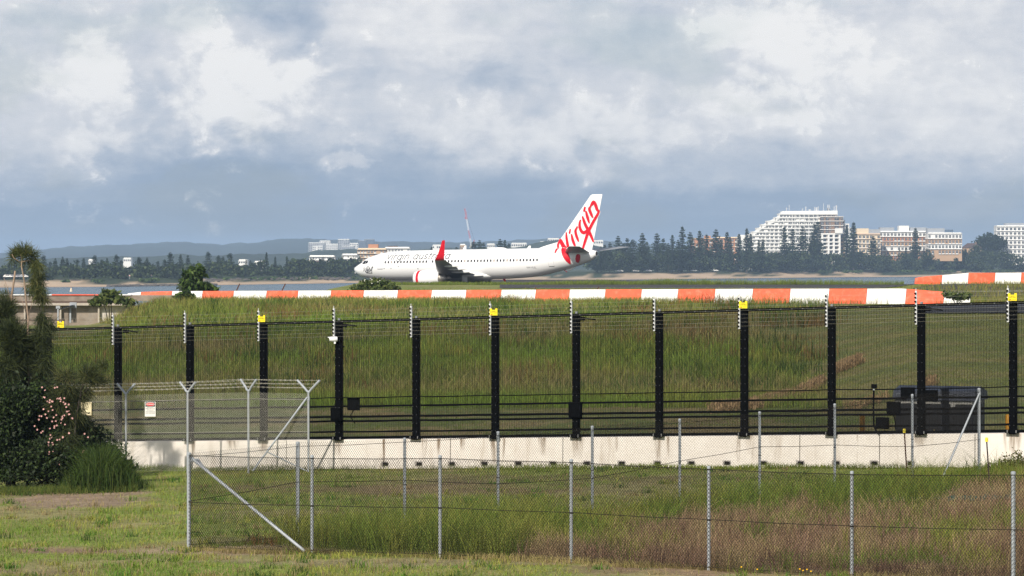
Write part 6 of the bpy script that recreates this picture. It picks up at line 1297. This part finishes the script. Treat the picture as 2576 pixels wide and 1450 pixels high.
    for x, ya, w in ((770, 190, .5), (900, 140, .6), (948, 90, .35), (1190, 150, .5), (1250, 120, .6), (1320, 170, 1.6), (1410, 128, .5), (1445, 135, 1.4), (1477, 115, .4), (1572, 58, .35), (1650, 85, .6), (1675, 85, .6), (1660, 145, 1.8), (1765, 115, .5), (1805, 95, .9)):
        q = MB().b2((L(x) - w / 2, 6, H(200)), (L(x) + w / 2, 6.4, H(ya))); q.b2((L(x) - w, 5.8, H(ya + (200 - ya) * .3)), (L(x) + w, 6.0, H(ya + (200 - ya) * .22))); q.build('roof_antenna', am, t)
hotel()
cB = lambda x0, x1: (1509.4 + x0 * .4140, 1509.4 + x1 * .4140)
block('apartment_building', 'orange brick apartments behind the pines beside the hotel', 1740, 1800, 602, 655, 2700, 5, 7, BOR, balc=.7, seed=1, slab=BTAN, pent=((.55, .8, 3, BOR),)); block('apartment_building', 'lower orange brick apartments touching the white hotel annex', 1803, 1856, 599, 655, 2710, 5, 6, BOR, balc=.7, seed=2, slab=BCR)
block('apartment_building', 'plain narrow white block between the orange apartments and hotel', 1857, 1900, 594, 660, 2690, 6, 4, BW, balc=.1, seed=3)
block('apartment_building', 'cream apartments with a boxy yellow roof room beside the hotel', 2150, 2215, 590, 660, 2650, 6, 7, BCR, balc=.8, seed=4, slab=mat('peach_slab', (.62, .48, .36), .8), pent=((.1, .55, 5.2, BCR), (.55, 1.0, 4.4, BGR)))
block('apartment_building', 'red and white apartments with stepped roof terraces', 2212, 2338, 584, 655, 2680, 6, 14, [BOR, BTAN, BW, BTAN, BOR, BW], balc=.6, seed=5, pent=((.02, .3, 4, BGR), (.4, .6, 5.5, BW), (.62, .95, 4, BGR)))
block('apartment_building', 'long flat white apartments with dark glazing at the row end', 2334, 2420, 588, 640, 2660, 4, 10, [BTAN, BW, BTAN, BW], balc=.8, seed=6, pent=((.0, .5, 4.6, BGR), (.5, .75, 3.4, BBL)))
block('apartment_building', 'white apartment tower rising above the trees at the picture edge', 2507, 2600, 570, 650, 2750, 7, 9, BW, balc=.7, seed=7, pent=((.25, .8, 3, BGR),))
block('apartment_building', 'brown brick apartments with a tall orange roof room above the aircraft nose', 899, 972, 628, 690, 1990, 6, 9, BTAN, balc=.6, seed=8, slab=BCR, pent=((.37, .71, 3.4, BOR),))
block('apartment_building', 'white apartments with deep balconies in front of the brown brick block', 860, 899, 642, 690, 1940, 5, 6, BW, balc=.8, seed=9)
block('apartment_building', 'long low white apartments behind the aircraft forehead', 968, 1031, 625, 680, 2050, 5, 8, BW, balc=.8, seed=10, pent=((.1, .5, 1.6, BDR),))
block('apartment_building', 'low white terraced apartments above the promenade pines', 778, 842, 646, 690, 2000, 5, 9, BW, balc=.7, seed=11, gl=BBL)
block('office_building', 'small tan tower peeping over the fuselage beside the crane', 1157, 1171, 617, 690, 2300, 6, 3, BTAN, balc=0, seed=12)
far = [(776, 817, 612, 5000, 7, 8, BGR, 'broad white tower block at the near end of the distant cluster'), (804, 831, 607, 5100, 8, 5, BW, 'white tower block second in the distant cluster'), (850, 879, 603, 5050, 9, 6, BGR, 'tallest pale tower in the middle of the distant cluster'), (820, 850, 615, 4950, 6, 6, BW, 'low white block below the tallest distant tower'), (880, 901, 613, 5000, 6, 4, BW, 'white block between the tallest tower and the blue towers'), (900, 920, 607, 5150, 9, 4, BBL, 'blue glass tower first of the distant pair'), (916, 941, 603, 5200, 9, 5, BBL, 'blue glass tower at the far end of the distant pair'), (860, 890, 620, 4900, 5, 6, BGR, 'grey low block at the foot of the distant towers'), (786, 812, 620, 4850, 4, 6, BW, 'low white block at the foot of the broad distant tower')]
for i, (a, b, y, Z, fl, by, m, lab) in enumerate(far): block('tower_block', lab, a, b, y, 640, Z, fl, by, m, group='distant tower cluster', balc=0, seed=20 + i, gl=mat('far_glazing', (.10, .12, .15), .3), slab=BGR if m is BBL else BW, depth=25, frames=False)
low = [(1088, 1113, 618, 3300, 'pale civic building on the wooded rise behind the winglet'), (1286, 1325, 613, 4000, 'long pale building on the rise behind the fuselage roof'), (1378, 1407, 601, 4300, 'white hillside building on the crest before the tail'), (1359, 1370, 609, 4200, 'small orange hillside building before the tail'), (1493, 1517, 606, 4200, 'pale hillside building just behind the tail'), (1225, 1245, 615, 3600, 'small pale building beside the crane'), (600, 622, 656, 2200, 'low white shed between shoreline pines'), (310, 330, 651, 3000, 'small white factory roof above the shoreline pines'), (640, 668, 660, 2100, 'second low white shed among the promenade pines'), (222, 234, 655, 2600, 'tiny white roof above the shoreline pines')]
for i, (a, b, y, Z, lab) in enumerate(low): block('hillside_building', lab, a, b, y, y + 8, Z, 1, max(3, int((b - a) / 5)), BOR if 'orange' in lab else BW, group='pale buildings on the rise', balc=0, seed=40 + i, frames=False)
def house(label, px0, px1, yr, ye, yb, Z, rm, wm_, seed):
    yb = ye + (yb - ye) * .6; s = Z / F; w = (px1 - px0) * s; o = P((px0 + px1) / 2, yb, Z); t = empty('house', o, label, 'house', 'houses on the far shore'); he = (yb - ye) * s; hr = (yb - yr) * s; d = 11
    MB().b2((-w / 2 + .5, 0, -5), (w / 2 - .5, d, he)).build('wall', wm_, t)
    rf = MB().add([(-w / 2, -.6, he), (w / 2, -.6, he), (w / 2, d + .6, he), (-w / 2, d + .6, he), (-w / 2 + d * .45, d / 2, hr), (w / 2 - d * .45, d / 2, hr)], [(0, 1, 5, 4), (1, 2, 5), (2, 3, 4, 5), (3, 0, 4), (0, 3, 2, 1)]).build('roof', rm, t)
    MB().b2((w * .2, d * .4, he), (w * .2 + 1, d * .4 + 1, hr + 1)).build('chimney', BBR, rf); n = max(2, int(w / 4))
    for j in range(n): a, b, fr = wmesh(1.6, min(1.4, max(he * .5, .6)), BGL); q = ob('window', a, t, (-w / 2 + (j + .5) * w / n, 0, he * .3)); ob('frame', fr, q)
house('bright red roofed house among the scrub below the apartments', 2234, 2303, 621, 636, 648, 2700, BRF, BW, 1); house('dark red roofed house behind the bright red roof', 2205, 2255, 616, 624, 640, 2715, BDR, BTAN, 2); house('white walled house with grey roof below the long white apartments', 2338, 2405, 616, 625, 642, 2705, BGF, BW, 3)
house('brown roofed house beside the round dark tree', 2422, 2470, 612, 624, 640, 2730, BDR, BTAN, 4); house('terracotta walled house under the tower at the picture edge', 2500, 2540, 609, 617, 640, 2760, BDR, BOR, 5); house('dark maroon roofed house on the promenade below the white apartments', 766, 822, 657, 669, 682, 1880, BDR, BTAN, 6); house('cream house with red roof beside the maroon roof on the promenade', 818, 845, 663, 671, 683, 1870, BRF, BCR, 7)
# round dark fig tree at the end of the row
def fig():
    Z = 2745; s = Z / F; o = P(2490, 650, Z); t = empty('fig_tree', o, 'broad round dark fig tree under the tower at the picture edge', 'tree'); r = random.Random(3)
    cl = [(2470, 606, 18, 12), (2490, 598, 20, 12), (2508, 604, 18, 12), (2480, 616, 26, 14), (2505, 618, 22, 14), (2520, 612, 14, 10), (2460, 618, 14, 10)]
    V, f, c = leafcloud([np.array(P(a, b, Z + r.uniform(-4, 4))) for a, b, _, _ in cl], [(q * s, q * s, w * s) for _, _, q, w in cl], 2600, 1.4, [(.018, .03, .015), (.03, .045, .02), (.012, .02, .011)], 5, .3, 1.5, .4); ob('crown', npmesh('crown', rel(V, o), f, MAT_FAR_LEAF, c), t)
    MB().tube([(0, 0, -3), (0, 0, 6), (.6, 0, 11)], [.9, .7, .3], 8).build('trunk', FB, t); MB().tube([(0, 0, 5), (-3, 0, 9), (-5, 0, 12)], [.5, .35, .2], 6).build('limb', FB, t)
fig()
# tower crane
def crane():
    Z = 2900.0; s = Z / F; o = P(1186, 665, Z); t = empty('crane', o, 'tall red and white lattice luffing crane rising behind the fuselage', 'crane'); rd = mat('crane_red', (.55, .06, .07), .6); wh = mat('crane_white', (.75, .75, .75), .6)
    pts = [(1186, 622), (1182.5, 600), (1178.5, 580), (1174, 552), (1171.5, 535), (1169, 525)]; cols = [wh, rd, rd, wh, rd]; 
    for (a, b), m in zip(zip(pts[:-1], pts[1:]), (wh, rd, wh, rd, rd)):
        A, B = P(*a, Z) - o, P(*b, Z) - o; mb = MB(); wd = .95
        for dx, dy in ((-1, -1), (1, -1), (-1, 1), (1, 1)): mb.beam(A + Vector((dx * wd / 2, dy * wd / 2, 0)), B + Vector((dx * wd / 2, dy * wd / 2, 0)), .24)
        n = 5
        for i in range(n):
            p0, p1 = A + (B - A) * (i / n), A + (B - A) * ((i + 1) / n); sg_ = 1 if i % 2 else -1; mb.beam(p0 + Vector((sg_ * wd / 2, -wd / 2, 0)), p1 + Vector((-sg_ * wd / 2, -wd / 2, 0)), .16); mb.beam(p0 + Vector((sg_ * wd / 2, wd / 2, 0)), p1 + Vector((-sg_ * wd / 2, wd / 2, 0)), .16)
        mb.build('jib_section', m, t)
    MB().beam(P(1186, 668, Z) - o, P(1186, 620, Z) - o, 1.7).build('mast', wh, t); MB().box(P(1188, 621, Z) - o, (5, 3, 2.2)).build('machinery_deck', wh, t); MB().beam(P(1193, 604, Z) - o, P(1190, 620, Z) - o, .6).build('back_mast', rd, t); MB().beam(P(1193, 604, Z) - o, P(1172, 537, Z) - o, .10).build('pendant_cable', M_RUB, t); MB().beam(P(1169, 525, Z) - o, P(1170.5, 548, Z) - o, .10).box(P(1170.5, 549, Z) - o, (.8, .8, 1.4)).build('hook_block', rd, t)
crane()
# small shore things: life-saver boards, buoy, vans
for px, y, lab in ((326, 692.5, 'small red and white beach board near the leafy bush'), (381, 691.5, 'second red and white beach board before the shoreline pines')):
    Z = far_base(px, 66); o = P(px, y + 3, Z); t = empty('beach_sign', o, lab, 'sign', 'red and white beach boards'); s = Z / F; MB().beam((0, 0, -1.5), (0, 0, .4), .15).build('post', M_GALV, t); MB().b2((-1.5 * s, -.05, 0), (1.5 * s, .05, 3.2 * s)).build('board', BW, t); MB().b2((-1.5 * s, -.1, 1.0 * s), (1.5 * s, -.06, 2.2 * s)).build('red_panel', M_RED, t)
t = empty('buoy', (X(179, 1180), 1180, 0), 'small pale marker buoy floating near the retaining wall', 'buoy'); MB().lathe([(-.4, .5), (.2, .6), (.7, .4), (1.2, .3), (1.5, .05)], 10, 'z').build('float', BCR, t, smooth=True); MB().tube([(0, 0, 1.4), (0, 0, 2.0)], .08, 6).build('topmark', BOR, t)
rv = random.Random(6)
for i, px in enumerate([20, 33, 46, 60, 1560, 1600, 1632, 1690, 1745, 1800]):
    Z = far_base(px, 64 if px < 200 else 78); z = 4.2 if px < 200 else 5.2; t = empty('parked_car', (X(px, Z), Z, z), (f'{ORD[i]} small pale car parked on the far shore beside the casuarina' if px < 200 else f'{ORD[i-4]} small pale car parked under the pines behind the tail'), 'car', 'cars parked on the far shore'); m = rv.choice([BW, BW, BGR, mat('car_silver', (.5, .5, .52), .3)])
    MB().prism([(-2.1, -.85, .35), (2.1, -.85, .35), (2.15, -.85, .85), (1.2, -.85, .95), (.7, -.85, 1.45), (-1.2, -.85, 1.48), (-1.9, -.85, .95), (-2.15, -.85, .85)], (0, 1.7, 0)).build('body', m, t); MB().prism([(-1.1, -.87, .98), (1.0, -.87, .98), (.6, -.87, 1.38), (-1.0, -.87, 1.40)], (0, 1.74, 0)).build('glass', BGL, t)
    for sx in (-1.3, 1.3): MB().lathe([(-.9, .33), (-.7, .33)], 10, 'z').build('wheel', M_RUB, t, rot=(R(90), 0, 0), loc=(sx, -1.65, .33))
